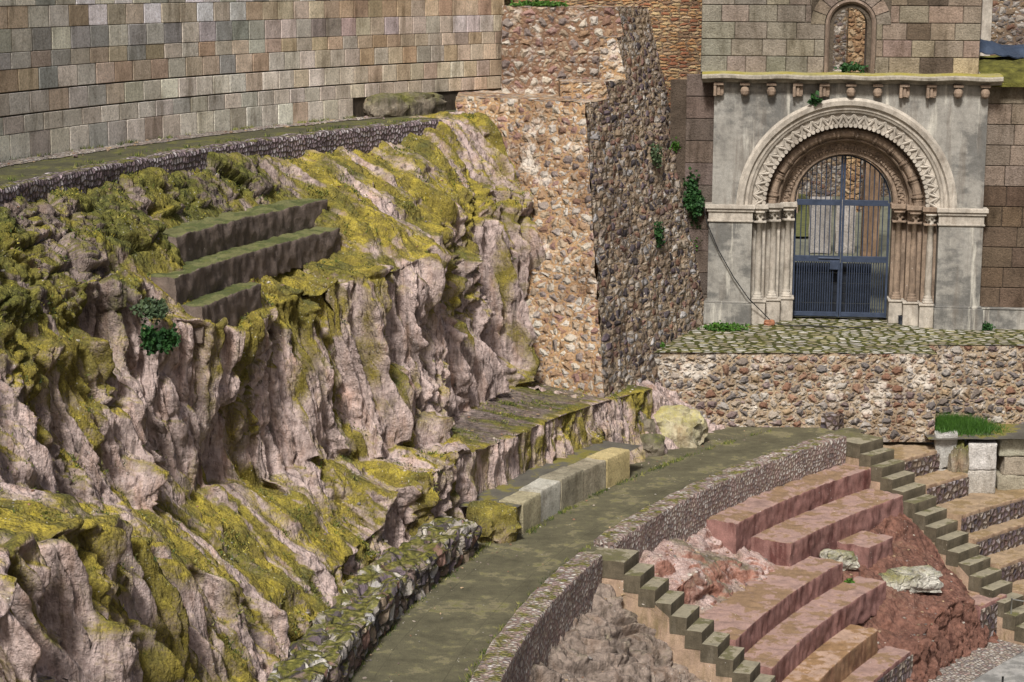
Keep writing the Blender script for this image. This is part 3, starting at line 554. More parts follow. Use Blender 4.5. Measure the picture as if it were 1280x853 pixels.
# ------------------------------------------------------------------ curved wall of cut blocks above the path
def ashlar_wall():
    zs = [atR(96.5, y, 36.05)[2] for y in (187, 157, 135.2, 107.7, 80.6, 60.6, 32.7, 6.0)]
    zs[0] = 4.8
    hs = [.42, .34, .4, .3, .42, .4, .42]
    for h in hs: zs.append(zs[-1]+h)
    mb = MB(); G_ = [(.54, .5, .42), (.6, .55, .46), (.46, .43, .37), (.66, .61, .51)]; T_ = [(.47, .37, .26), (.42, .32, .22), (.53, .44, .33), (.45, .39, .31)]
    W_ = [(.78, .75, .75), (.7, .67, .65)]; D_ = [(.31, .3, .27), (.37, .355, .315)]; PK = [(.55, .45, .4), (.5, .46, .47)]
    pals = [G_+G_+T_[2:], G_, G_+T_[2:3], G_+T_+D_[:1], T_+G_[:2]+D_[1:], G_+D_+PK, T_*2+G_[:1], W_*2+D_+G_, G_+D_+T_, T_+G_, G_+W_, G_+D_, T_+G_, G_, G_]
    R = 36.02
    for ci in range(len(zs)-1):
        z0, z1 = zs[ci], zs[ci+1]; ph = 192.+(.6 if ci % 2 else 0)+rng.uniform(-.1, .1)
        while ph > 138.6:
            f = np.clip((ph-141)/(161-141), 0, 1.3); w = (.44+.15*f)*rng.uniform(.97, 1.03); dph = math.degrees(w/R)
            p1 = ph-dph
            if not (ci == 0 and p1 < 146.0):
                c = list(pals[ci % len(pals)][rng.integers(len(pals[ci % len(pals)]))])
                if ci == 6 and 152 < ph < 171 and rng.random() < .35: c = W_[rng.integers(2)]
                br = np.clip((151-ph)/7, 0, 1)*(.15+.4*rng.random())
                c = [c[k]*(1-br)+(.44, .31, .19)[k]*br for k in range(3)]
                if ph < 147 and ci == 5 and rng.random() < .25: c = [.52, .46, .43]
                c = [min(.92, q*k_) for q, k_ in zip(c, (1.14, 1.15, 1.18))]; c = jit(c, .2, .04); g = .013; gz0 = .013 if ci in (2, 3) else .005; gz1 = .013 if ci in (1, 2) else .005; dp = rng.uniform(-.003, .003)
                pa, pb = ph-math.degrees(g/R), p1+math.degrees(g/R); ch = .006
                ca = math.degrees(ch/R); V = []
                for (rr, i_) in ((R+.06, 0), (R+dp+ch, 0), (R+dp, 1)):
                    for (pp, zz) in ((pa-ca*i_, z0+gz0+ch*i_), (pb+ca*i_, z0+gz0+ch*i_), (pb+ca*i_, z1-gz1-ch*i_), (pa-ca*i_, z1-gz1-ch*i_)): V.append(pol(rr, pp, zz))
                F = [[8, 9, 10, 11]]
                for k in range(4):
                    k2 = (k+1) % 4; F.append([4+k, 4+k2, 8+k2, 8+k]); F.append([k, k2, 4+k2, 4+k])
                mb.add(V, F, None, c)
            ph = p1
    # mortar body behind the block faces
    phs = np.linspace(192, 138.4, 120); V = []
    for pp in phs: V += [pol(R+.035, pp, 4.5), pol(R+.035, pp, zs[-1]-.02), pol(R+.8, pp, zs[-1]-.02), pol(R+.8, pp, 4.5)]
    mb.add(V, grid_faces(120, 4, True), None, (.07, .055, .04))
    o = mb.build('stone_block_wall', M['ashlar'])
    setp(o, 'curved retaining wall of pale and tan squared blocks behind the upper mossy path', 'wall')
ashlar_wall()
# low dark rubble where the bottom course of the block wall is missing
def boulder(name, c, rad, mat, label, cat='boulder', seed=0, rot=0., group=None, facet=.22, sub=4, parent=None, tint=None, box=.5, mossy=0.):
    bm = bmesh.new(); bmesh.ops.create_icosphere(bm, subdivisions=sub, radius=1.)
    V = np.array([v.co[:] for v in bm.verts]); F = [[v.index for v in f.verts] for f in bm.faces]; bm.free()
    m = np.abs(V).max(1, keepdims=True); V = V*(1-box)+V/m*box*.86
    q = V*1.2+seed*3.7; f1, f2, ci = cells(q*1.1); V = V*(1+.16*fbm(q*.9, 3)+facet*(ci-.5)+.05*fbm(q*4, 3)+.02*fbm(q*13, 2))[:, None]
    V = V*np.array(rad); a = rot; V = V@np.array([[math.cos(a), math.sin(a), 0], [-math.sin(a), math.cos(a), 0], [0, 0, 1]])
    base = np.array(c, float); V = V+base+np.array([0, 0, rad[2]*.72])
    nz = np.zeros(len(V)); ms = mossy+.35+.35*fbm(V*1.7, 4)+.3*sm((V[:, 2]-base[2])/(rad[2]*1.7), .4, 1.)
    o = mesh(name, V, F, mat, parent, uv=V[:, [0, 2]], smooth=True, attrs={'moss': ms}, cols=np.tile(tint or (.4, .38, .34), (len(V), 1)))
    o.data.set_sharp_from_angle(angle=math.radians(38))
    if label: setp(o, label, cat, group)
    return o
boulder('rubble_stone', pol(35.75, 145.3, 4.82), (.5, .3, .3), M['dry_rock'], 'dark purple rubble stone on the upper path at the end of the block wall', 'stone', 3, .7)
boulder('rubble_stone', pol(35.75, 143.6, 4.82), (.8, .32, .3), M['dry_rock'], 'long low mossy stone on the upper path beside the stepped buttress', 'stone', 5, .9)
# edging of the upper path, parapets, dry stone wall
setp(arc_block('cobbled_edging', 34.08, 34.42, 192, 145.75, 4.36, 4.875, M['edge_cob'], wob=.035, rad=.05, step=.06), 'dark purple cobbled edging running along the rim of the upper mossy path', 'edging')
setp(arc_block('cobbled_parapet', 27.2, 27.62, 156.75, 137.05, -2.5, -1.48, M['par_cob'], wob=.02, rad=.03, step=.05), 'long curved pebbled parapet above the two upper red tiers', 'parapet', 'parapets along the walkway')
setp(arc_block('cobbled_parapet', 27.2, 27.62, 186, 158.22, -2.6, -1.5, M['par_cob'], wob=.02, rad=.03, step=.05), 'curved pebbled parapet above the grey bedrock, left of the lower stairs', 'parapet', 'parapets along the walkway')
setp(arc_block('dry_stone_wall', 29.28, 29.95, 182, 158.9, -1.85, -1.08, M['dry'], wob=.05, rad=.07, step=.032, ws=2.6, ragged=.09, cellamp=.05, cellsc=2.6), 'low ragged mossy dry stone wall along the foot of the cliff beside the walkway', 'wall')
# row of cut blocks along the walkway
bc = [(.36, .32, .21), (.46, .44, .38), (.3, .27, .2), (.34, .3, .22), (.48, .39, .2)]
bl = ['greenish stained cut block next to the mossy boulder beside the walkway', 'pale grey smooth cut block between two darker blocks beside the walkway', 'dark mottled cut block right of the pale grey block beside the walkway', 'speckled brown cut block left of the yellow block beside the walkway', 'yellow ochre cut block at the right end of the row beside the walkway']
be = [156.4, 154.85, 153.2, 151.4, 149.55, 147.75]
for i in range(5):
    o = arc_block('cut_block', 28.98+.012*(i % 2), 29.42, be[i]-.035, be[i+1]+.035, -1.75, -1.04+.02*(i % 3-1), M['block'], wob=.012, rad=.03, step=.06, ws=3)
    ca = o.data.color_attributes.new('tint', 'FLOAT_COLOR', 'POINT'); ca.data.foreach_set('color', np.tile((*bc[i], 1), (len(o.data.vertices), 1)).astype(np.float32).ravel())
    setp(o, bl[i], 'stone block', 'cut blocks in a row by the walkway')
boulder('mossy_boulder', at(622, 678, -1.62)+np.array([-.1, .25, 0]), (.42, .5, .38), M['rock'], 'yellow green mossy boulder at the left end of the cut block row', 'boulder', 11, .3, mossy=.5)
boulder('mossy_boulder', at(846, 561, -1.62)+np.array([0, .35, 0]), (.62, .4, .44), M['pale_rock'], 'large pale yellow lichened boulder at the far edge of the walkway', 'boulder', 2, -.25, facet=.45, box=.25)
boulder('rubble_stone', at(785, 568, -1.62)+np.array([-.05, .35, 0]), (.5, .4, .5), M['dry_rock'], 'mossy rubble lump between the yellow block and the yellow boulder', 'stone', 8, .6, facet=.4)
boulder('rubble_stone', at(815, 572, -1.62)+np.array([0, .2, 0]), (.27, .25, .25), M['dry_rock'], 'small dark green stone in front of the yellow boulder', 'stone', 9, .2)
boulder('rock_stump', pol(30.75, 156.2, -.4), (.38, .3, .42), M['rock'], 'squat pinkish rock block at the foot of the cliff beside the dark ledge', 'rock', 21, .4, box=.8)
# ------------------------------------------------------------------ seats
def tier(name, R0, R1, p0, p1, z0, z1, mat, label, group, face=None, wob=.03):
    o = arc_block(name, R0, R1, p0, p1, z0, z1, mat, wob=wob, rad=.02, step=.05, ws=4.5)
    if face:
        e = empty(name, pol((R0+R1)/2, (p0+p1)/2, z0), label, 'seating tier', group); o.name = 'tread'; o.parent = e; o.data.transform(Matrix.Translation(-e.location))
        arc_block('riser_facing', R0-.035, R0-.002, p0-.02, p1+.02, z0, z1-.07, face, parent=e, wob=.008, rad=.008, step=.06)
    else: setp(o, label, 'seating tier', group)
rg = 'red rendered seating tiers between the stairs'
tier('seating_tier', 26.6, 27.22, 148.4, 137.03, -3.0, -2.05, M['redseat'], 'uppermost red rendered tier directly under the long parapet', rg)
tier('seating_tier', 25.8, 26.64, 147.0, 137.06, -3.5, -2.46, M['redseat'], 'second red rendered tier with dark brown stained right end', rg)
tier('seating_tier', 25.12, 25.84, 142.7, 140.5, -3.3, -2.87, M['redseat'], 'short broken red tier fragment standing alone on the red soil', rg)
tier('seating_tier', 25.14, 26.1, 156.63, 145.1, -3.4, -2.9, M['redseat'], 'wide red tier below the pink bedrock, starting at the left stairs', rg)
tier('seating_tier', 24.52, 25.2, 156.6, 143.8, -3.85, -3.3, M['redseat'], 'long red tier ending in crumbled rock below the white lichened stones', rg)
tier('seating_tier', 23.98, 24.6, 160, 147.3, -4.3, -3.72, M['brownseat'], 'brown stained tier, lowest but one before the bottom edge', rg)
tier('seating_tier', 23.52, 24.05, 160, 146.2, -5.2, -4.15, M['redseat'], 'lowest red tier with a dark cobbled front at the bottom edge', rg, M['seat_cob'])
tier('seating_tier', 23.64, 24.35, 138.5, 136.1, -5.2, -4.15, M['redseat'], 'short low red tier with cobbled front beside the thin steel post', rg, M['seat_cob'])
ug = 'tan seating tiers right of the right stairs'
for i, (R0, R1, p1, z0, z1, lab) in enumerate([
    (26.4, 28.4, 131.8, -2.6, -1.98, 'topmost tan tier right of the stairs, against the rubble terrace wall'),
    (25.8, 26.44, 131.9, -3.0, -2.42, 'second tan tier right of the stairs, ending before the white block'),
    (24.97, 25.85, 112, -3.4, -2.88, 'third tan tier right of the stairs, below the white block'),
    (24.6, 25.0, 112, -3.8, -3.3, 'fourth tan tier right of the stairs, reaching the right edge'),
    (24.02, 24.65, 112, -4.3, -3.72, 'fifth tan tier right of the stairs, beside the lower steps'),
    (23.4, 24.05, 112, -5.2, -4.15, 'lowest tan tier right of the stairs at the right edge')]):
    tier('seating_tier', R0, R1, 135.18, p1, z0, z1, M['tanseat'], lab, ug, M['seat_cob'])
setp(arc_block('coping_block', 28.0, 28.5, 135.55, 134.4, -1.7, -1.3, M['seat_cob'], wob=.02, rad=.03), 'low cobbled kerb block at the head of the right stairs by the terrace wall', 'kerb')
gg = 'old green seating steps in the cliff'
tier('stone_step', 32.8, 33.75, 165.3, 156.0, 3.42, 3.9, M['greenstep'], 'longest uppermost mossy stone step set in the cliff top', gg, wob=.04)
tier('stone_step', 32.33, 32.9, 167.4, 156.7, 2.98, 3.47, M['greenstep'], 'middle mossy stone step in the cliff top, reaching farthest right', gg, wob=.04)
tier('stone_step', 31.98, 32.4, 167.2, 163.2, 2.5, 3.05, M['greenstep'], 'short lowest mossy stone step above the cliff shrub', gg, wob=.04)
# ------------------------------------------------------------------ stairs
def stairs(label, p0, p1, Rf, dR, n, wall_drop, Rback):
    e = empty('staircase', pol(Rf, (p0+p1)/2, -1.6), label, 'stairs', 'stairs between the seating tiers')
    for i in range(n):
        R0 = Rf-dR*i; R1 = Rback if i == 0 else R0+dR+.02; z = -1.6-.2*i+(.004 if i == 0 else 0)
        a, b = p0+rng.uniform(-.015, .015), p1+rng.uniform(-.015, .015)
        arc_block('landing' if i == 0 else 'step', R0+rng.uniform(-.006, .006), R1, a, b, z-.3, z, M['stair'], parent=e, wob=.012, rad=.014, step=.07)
    # side walls under the steps
    V = []; F = []; k = 0
    prof = [(Rback-.05, -1.85), (Rf, -1.85), (Rf-dR*n+dR, -1.6-.2*n-.05), (Rf-dR*n+dR, -1.6-.2*n-wall_drop-.6), (Rf, -1.95-wall_drop), (Rback-.05, -2.0-wall_drop*.8)]
    for pp in (p0-.012, p1+.012):
        for (R, z) in prof: V.append(pol(R, pp, z))
    m = len(prof); F = [list(range(m)), list(range(m, 2*m))[::-1]]+[[i, m+i, m+(i+1) % m, (i+1) % m] for i in range(m)]
    mesh('side_wall', V, F, M['stringer'], e, uv=[[v[0], v[2]] for v in V])
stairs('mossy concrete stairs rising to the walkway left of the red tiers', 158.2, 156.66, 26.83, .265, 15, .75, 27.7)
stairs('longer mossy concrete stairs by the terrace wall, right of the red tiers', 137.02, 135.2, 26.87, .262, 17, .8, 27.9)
# ------------------------------------------------------------------ rubble faces
def patch(mb, A, B, Cc, D, step=.07, amp=.03, uo=(0, 0), rag=0., fl=3.):
    """quad A-B-C-D (A,B bottom; D,C top) as a rough sheet"""
    A, B, Cc, D = [np.array(q, float) for q in (A, B, Cc, D)]
    nu = max(2, int(max(np.linalg.norm(B-A), np.linalg.norm(Cc-D))/step)+1); nv = max(2, int(max(np.linalg.norm(D-A), np.linalg.norm(Cc-B))/step)+1)
    u = np.linspace(0, 1, nu)[:, None, None]; v = np.linspace(0, 1, nv)[None, :, None]
    P = (A*(1-u)+B*u)*(1-v)+(D*(1-u)+Cc*u)*v; n = np.cross(B-A, D-A); n /= np.linalg.norm(n); P = P.reshape(-1, 3)
    P = P+n*(amp*fbm(P*fl, 3))[:, None]
    if rag: P[:, 2] += rag*fbm(P*2.5, 3)*np.tile((np.linspace(0, 1, nv) > .97)*1., nu)
    e = (B-A)/np.linalg.norm(B-A); U = np.stack([(P-A)@e+uo[0], np.linalg.norm(D-A)*np.tile(np.linspace(0, 1, nv), nu)+uo[1]], -1)
    mb.add(P, grid_faces(nu, nv), U)
def rubble_box(mb, o, ex, ey, ez, amp=.03, rag=.03, faces='fblrt', step=.07):
    o, ex, ey, ez = [np.array(q, float) for q in (o, ex, ey, ez)]
    if 'f' in faces: patch(mb, o, o+ex, o+ex+ez, o+ez, step, amp, (0, 0), rag)
    if 'b' in faces: patch(mb, o+ex+ey, o+ey, o+ey+ez, o+ex+ey+ez, step*3, amp, (5, 0), rag)
    if 'l' in faces: patch(mb, o+ey, o, o+ez, o+ey+ez, step, amp, (11, 0), rag)
    if 'r' in faces: patch(mb, o+ex, o+ex+ey, o+ex+ey+ez, o+ex+ez, step, amp, (17, 0), rag)
    if 't' in faces: patch(mb, o+ez, o+ex+ez, o+ex+ey+ez, o+ey+ez, step, amp, (23, 0), 0)
K0 = at(755, 495, -.3); nR = np.array([.90408, -.36562, .22127]); nF = np.array([-.55607, -.77091, .31063])
def rplane_x(y, z): return K0[0]-(nR[1]*(y-K0[1])+nR[2]*(z-K0[2]))/nR[0]
def corner(z):          # front edge of the buttress at height z
    A = np.array([[nR[0], nR[1]], [nF[0], nF[1]]]); s = np.linalg.solve(A, [-nR[2]*(z-K0[2]), -nF[2]*(z-K0[2])]); return np.array([K0[0]+s[0], K0[1]+s[1], z])
def fplane(x, z): y = K0[1]-(nF[0]*(x-K0[0])+nF[2]*(z-K0[2]))/nF[1]; return np.array([x, y, z])
def rp(y, z): return np.array([rplane_x(y, z), y, z])
bt = empty('stepped_buttress', (.5, 42, -.6), 'tall stepped buttress of rubble masonry between the cliff and the portal', 'buttress')
Z1, Z2, Z3, Z4 = 5.22, 5.56, 6.46, 7.08; zb = -.9
mb = MB(); patch(mb, fplane(-1.2, zb), corner(zb), corner(Z1), fplane(-1.2, Z1), .05, .06, (0, 0), .04, 3.6)
patch(mb, fplane(-1.2, Z1), corner(Z1), (rplane_x(45, Z1), 45, Z1), (-1.2, 45, Z1), .1, .03)
mb.build('front_face', M['butt_front'], bt, True)
mb = MB(); y1 = corner(Z1)[1]; ys = [y1, 41.58, 42.83, 45.2]; zt = [Z1, Z2, Z3]
c_b = corner(zb)
patch(mb, c_b, rp(45.2, zb), rp(45.2, Z1), corner(Z1), .05, .06, (0, 0), 0, 3.6)
patch(mb, rp(41.58, Z1), rp(45.2, Z1), rp(45.2, Z2), rp(41.58, Z2), .06, .03, (1.3, Z1-zb))
patch(mb, rp(42.83, Z2), rp(45.2, Z2), rp(45.2, Z3), rp(42.83, Z3), .06, .03, (2.6, Z2-zb))
patch(mb, rp(43.3, Z3), rp(45.2, Z3), rp(45.2, Z4), rp(43.3, Z4), .06, .03, (3.1, Z3-zb), .03)
mb.build('side_face', M['butt_side'], bt, True)
def stepb(y, xl, z0, z1, yb, nm, mat, topmat=None):
    mb = MB(); patch(mb, (xl, y, z0), rp(y, z0), rp(y, z1), (xl, y, z1), .06, .03, (xl*3, z0), .03); patch(mb, (xl, yb, z0), (xl, y, z0), (xl, y, z1), (xl, yb, z1), .06, .03, (7, z0))
    patch(mb, (xl, y, z1), rp(y, z1), rp(yb, z1), (xl, yb, z1), .08, .03); mb.build(nm, mat, bt, True)
stepb(41.58, .98, Z1-.02, Z2, 42.9, 'step_block', M['butt_front'])
stepb(42.83, 1.85, Z2-.02, Z3, 43.4, 'step_block', M['butt_front'])
stepb(43.3, -.25, Z1-.05, Z4, 45.2, 'crown_wall', M['butt_back'])
mb = MB(); rubble_box(mb, (-1.5, 45.25, -.5), (5.75, 0, 0), (0, .6, 0), (0, 0, 9.5), .03, .0, 'flrt', .1)
setp(mb.build('old_brick_wall', M['brick'], smooth=True), 'old wall of thin bricks and rubble behind the buttress, left of the portal', 'wall')
mb = MB(); rubble_box(mb, (2.3, TY, -1.9), (6.62, -.06, 0), (0, .9, 0), (0, 0, 1.89), .03, .03, 'fr')
setp(mb.build('terrace_wall', M['terr_wall'], smooth=True), 'long rubble retaining wall below the mossy cobbled terrace', 'wall')
mb = MB(); rubble_box(mb, (8.85, 41.74, -2.0), (7, 0, 0), (0, .7, 0), (0, 0, 2.0), .03, .03, 'fr')
setp(mb.build('terrace_wall', M['terr_wall'], smooth=True), 'recessed rubble retaining wall above the grass tuft at the right edge', 'wall')
# blocks and low wall right of the stairs
poly_slab('grass_ledge', [(8.7, 40.2), (16, 40.4), (16, 41.9), (8.7, 41.9)], -1.72, M['ledge'], amp=.03)
def cutblock(name, o, ex, ey, ez, tint, label, cat, parent=None, seed=0, mat='block', amp=.03):
    bm = bmesh.new(); bmesh.ops.create_cube(bm, size=1.); bmesh.ops.bevel(bm, geom=bm.edges[:], offset=.05, segments=2, affect='EDGES', profile=.6); bmesh.ops.subdivide_edges(bm, edges=bm.edges[:], cuts=6, use_grid_fill=True)
    V = np.array([v.co[:] for v in bm.verts])+.5; F = [[v.index for v in f.verts] for f in bm.faces]; bm.free()
    P = np.array(o)+V[:, :1]*np.array(ex)+V[:, 1:2]*np.array(ey)+V[:, 2:]*np.array(ez); c = P.mean(0); d = P-c; d /= np.linalg.norm(d, axis=1)[:, None]
    P = P+d*(amp*fbm(P*2.6+seed, 4)+amp*.3*fbm(P*11+seed, 3))[:, None]
    ob = mesh(name, P, F, M[mat], parent, uv=P[:, [0, 2]], smooth=True, cols=np.tile(tint, (len(P), 1))); ob.data.set_sharp_from_angle(angle=math.radians(35))
    if label: setp(ob, label, cat)
    return ob
wb = at(1226, 618, -2.9)
cutblock('white_block', wb+np.array([-.3, .0, .52]), (.6, .02, 0), (.12, .75, 0), (0, 0, .56), (.5, .48, .46), 'upper pale whitish cut block of the stack of two right of the stairs', 'stone block', seed=1)
cutblock('white_block', wb+np.array([-.38, -.01, -.02]), (.69, .02, 0), (.12, .75, 0), (0, 0, .53), (.42, .39, .35), 'lower pinkish white block under the upper pale block right of the stairs', 'stone block', seed=2)
cutblock('rough_block', wb+np.array([-.98, .1, .5]), (.46, .02, 0), (.1, .6, 0), (0, 0, .72), (.4, .39, .37), 'rough grey block below the grass, left of the white blocks', 'stone block', seed=3, amp=.07)
cutblock('rough_block', wb+np.array([-1.0, .08, .1]), (.5, .02, 0), (.1, .6, 0), (0, 0, .4), (.33, .31, .28), 'small dark lower block left of the white blocks', 'stone block', seed=4, amp=.06)
boulder('rubble_stone', wb+np.array([-.47, .2, .1]), (.2, .25, .62), M['dry_rock'], 'dark mossy rubble fill between the rough grey block and the white blocks', 'stone', 14, .1, facet=.4)
lw = empty('low_block_wall', wb+np.array([1.4, .3, 0]), 'low weathered block wall at the right edge beside the white blocks', 'wall')
for r_ in range(3):
    for c_ in range(9): cutblock('wall_block', wb+np.array([.42+c_*.72+(r_ % 2)*.1, .28, -.05+r_*.4]), (.7, .01, 0), (0, .6, 0), (0, 0, .39), jit((.3, .27, .21), .2), None, None, lw, seed=5+r_*9+c_, amp=.04)
def gpx(src, px, py):
    P = SCAT[src][0]; q = P-CAM; w = q@_f; x = 640+FPX*(q@_r)/w; y = 426.5-FPX*(q@_u)/w; return P[np.argmin((x-px)**2+(y-py)**2)]
def gz(src, p):
    P = SCAT[src][0]; d = (P[:, 0]-p[0])**2+(P[:, 1]-p[1])**2; k = np.argsort(d)[:60]; return np.array([p[0], p[1], P[k, 2].mean()])
boulder('lichened_stone', gpx(2, 1050, 706)-np.array([0, 0, .06]), (.36, .3, .2), M['lichen'], 'white and green lichened stone beside the short red tier fragment', 'stone', 31, .2, facet=.3, group='white lichened stones on the red soil')
boulder('lichened_stone', gpx(2, 1133, 733)-np.array([0, 0, .08]), (.74, .3, .24), M['lichen'], 'longer white lichened stone on the red soil slope', 'stone', 33, .35, facet=.3, group='white lichened stones on the red soil', box=.7)
# ------------------------------------------------------------------ church front
FP = at(882, 404, 0); _e = at(1225, 412, 0)-FP; E_ = np.array([_e[0], _e[1], 0]); E_ /= np.linalg.norm(E_); IN = np.array([-E_[1], E_[0], 0.])
if IN[1] < 0: IN = -IN
Zv = np.array([0, 0, 1.])
def FC(s, d, z): return FP+E_*s+IN*d+Zv*z
def fbox(mb, s0, s1, d0, d1, z0, z1, tint=(1, 1, 1)): mb.box(FC(s0, d0, z0), E_*(s1-s0), IN*(d1-d0), Zv*(z1-z0), tint)
CS, CZ = 3.05, 2.70
church = empty('church_facade', FC(CS, 0, 0), 'ruined church front with a carved round arched portal and iron gate', 'church')
def P_(mb, nm, mat, parent=church, smooth=False, b=0.): 
    o = mb.build(nm, mat, parent, smooth)
    if b: bev(o, b)
    return o
def arch_wall(mb, s0, s1, z0, z1, cs, cz, r, d0, d1, n=48, tint=(1, 1, 1), back=True):
    """wall slab with a round headed opening down to z0"""
    a = np.linspace(0, math.pi, n+1); I = [(cs+r*math.cos(t), cz+r*math.sin(t)) for t in a]; O = []
    for t in a:
        c, s = math.cos(t), math.sin(t); k = 1e9
        if c > 1e-6: k = min(k, (s1-cs)/c)
        if c < -1e-6: k = min(k, (s0-cs)/c)
        if s > 1e-6: k = min(k, (z1-cz)/s)
        O.append((cs+k*c, cz+k*s))
    ks = [math.atan2(z1-cz, s1-cs), math.atan2(z1-cz, s0-cs)]
    pts = sorted([(t, i, o) for t, i, o in zip(a, I, O)]+[(k, (cs+r*math.cos(k), cz+r*math.sin(k)), (s1 if j == 0 else s0, z1)) for j, k in enumerate(ks)])
    m = len(pts)
    for d, fl in ((d0, False), (d1, True)):
        if fl and not back: continue
        V = [FC(*(p[1][0], d, p[1][1])) for p in pts]+[FC(p[2][0], d, p[2][1]) for p in pts]
        F = [[i, m+i, m+i+1, i+1] for i in range(m-1)]
        n0 = 2*m; V += [FC(s1, d, z0), FC(cs+r, d, z0), FC(s0, d, z0), FC(cs-r, d, z0)]; F += [[0, n0+1, n0, m], [m-1, 2*m-1, n0+2, n0+3]]
        if fl: F = [f[::-1] for f in F]
        mb.add(V, F, None, tint)
    V = []; L_ = [(cs+r, z0)]+[p[1] for p in pts]+[(cs-r, z0)]
    for (s, z) in L_: V += [FC(s, d0, z), FC(s, d1, z)]
    mb.add(V, [[2*i, 2*i+2, 2*i+3, 2*i+1] for i in range(len(L_)-1)], None, tint)
    Q = [(s0, z0), (s0, z1), (s1, z1), (s1, z0)]; V = []
    for (s, z) in Q: V += [FC(s, d0, z), FC(s, d1, z)]
    mb.add(V, [[2*i, 2*i+1, 2*i+3, 2*i+2] for i in range(3)], None, tint)
def sweep(mb, prof, cs=CS, cz=CZ, n=64, a0=0., a1=math.pi):
    """profile (r,d) swept round the arch"""
    V = []; a = np.linspace(a0, a1, n+1)
    for t in a:
        for r, d in prof: V.append(FC(cs+r*math.cos(t), d, cz+r*math.sin(t)))
    m = len(prof); F = grid_faces(n+1, m).tolist(); mb.add(V, F); 
mb = MB(); arch_wall(mb, .08, 6.06, 0, 5.5, CS, CZ, 2.1, 0, 1.0); P_(mb, 'portal_wall', M['portal'])
mb = MB(); sweep(mb, [(2.43, .01), (2.43, -.1), (2.37, -.14), (2.27, -.12), (2.23, -.05), (2.17, -.05), (2.14, -.02), (2.1, .0), (2.08, .12)]); P_(mb, 'hood_mould', M['pale'], smooth=False)
# zigzag order
mb = MB(); sweep(mb, [(2.13, .03), (2.09, .02), (2.07, .06), (1.86, .10), (1.80, .14), (1.78, .2), (1.78, .45)])
nt = 27
for j, (ra, rb, dd, th) in enumerate(((2.05, 1.83, .055, .03), (2.06, 1.95, .04, .018))):
    pts = []
    for k in range(2*nt+1):
        t = math.pi*k/(2*nt); r = ra if k % 2 == 0 else rb; pts.append(FC(CS+r*math.cos(t), dd+.03*(k % 2), CZ+r*math.sin(t)))
    for k in range(2*nt): mb.tube([pts[k], pts[k+1]], th, 6)
for k in range(nt*2):
    t = math.pi*(k+.5)/(2*nt); mb.lathe(FC(CS+1.81*math.cos(t), .11, CZ+1.81*math.sin(t)), [(.045, -.05), (.05, 0), (.04, .09)], 8, IN)
P_(mb, 'zigzag_arch', M['pale'])
mb = MB(); sweep(mb, [(1.8, .34), (1.76, .33), (1.73, .4), (1.5, .42), (1.47, .38), (1.44, .42), (1.43, .7)])
arc = [FC(CS+1.62*math.cos(t), .37, CZ+1.62*math.sin(t)) for t in np.linspace(0, math.pi, 60)]; mb.tube(arc, .1, 12)
for k in range(12):
    t = math.pi*(k+.5)/12
    for dt, rr in ((-.014, .125), (.014, .125), (0, .14), (.05, .112), (-.05, .112)):
        q = [FC(CS+1.62*math.cos(t+dt+o_), .37, CZ+1.62*math.sin(t+dt+o_)) for o_ in (-.006, .006)]; mb.tube(q, rr, 12)
P_(mb, 'roll_arch', M['carved'])
mb = MB(); sweep(mb, [(1.46, .62), (1.41, .6), (1.39, .66), (1.16, .69), (1.13, .67), (1.1, .72), (1.09, 1.05)])
for k in range(27):
    t = math.pi*(k+.5)/27; c = FC(CS+1.27*math.cos(t), .66, CZ+1.27*math.sin(t)); rad = E_*math.cos(t)+Zv*math.sin(t); tan = -E_*math.sin(t)+Zv*math.cos(t)
    mb.tube([c+rad*.09*math.cos(b)+tan*.066*math.sin(b) for b in np.linspace(-2.2, 2.2, 12)], .02, 5); mb.lathe(c-rad*.03, [(.03, -.03), (.035, .0), (.02, .05)], 7, -IN)
P_(mb, 'scalloped_arch', M['carved'])
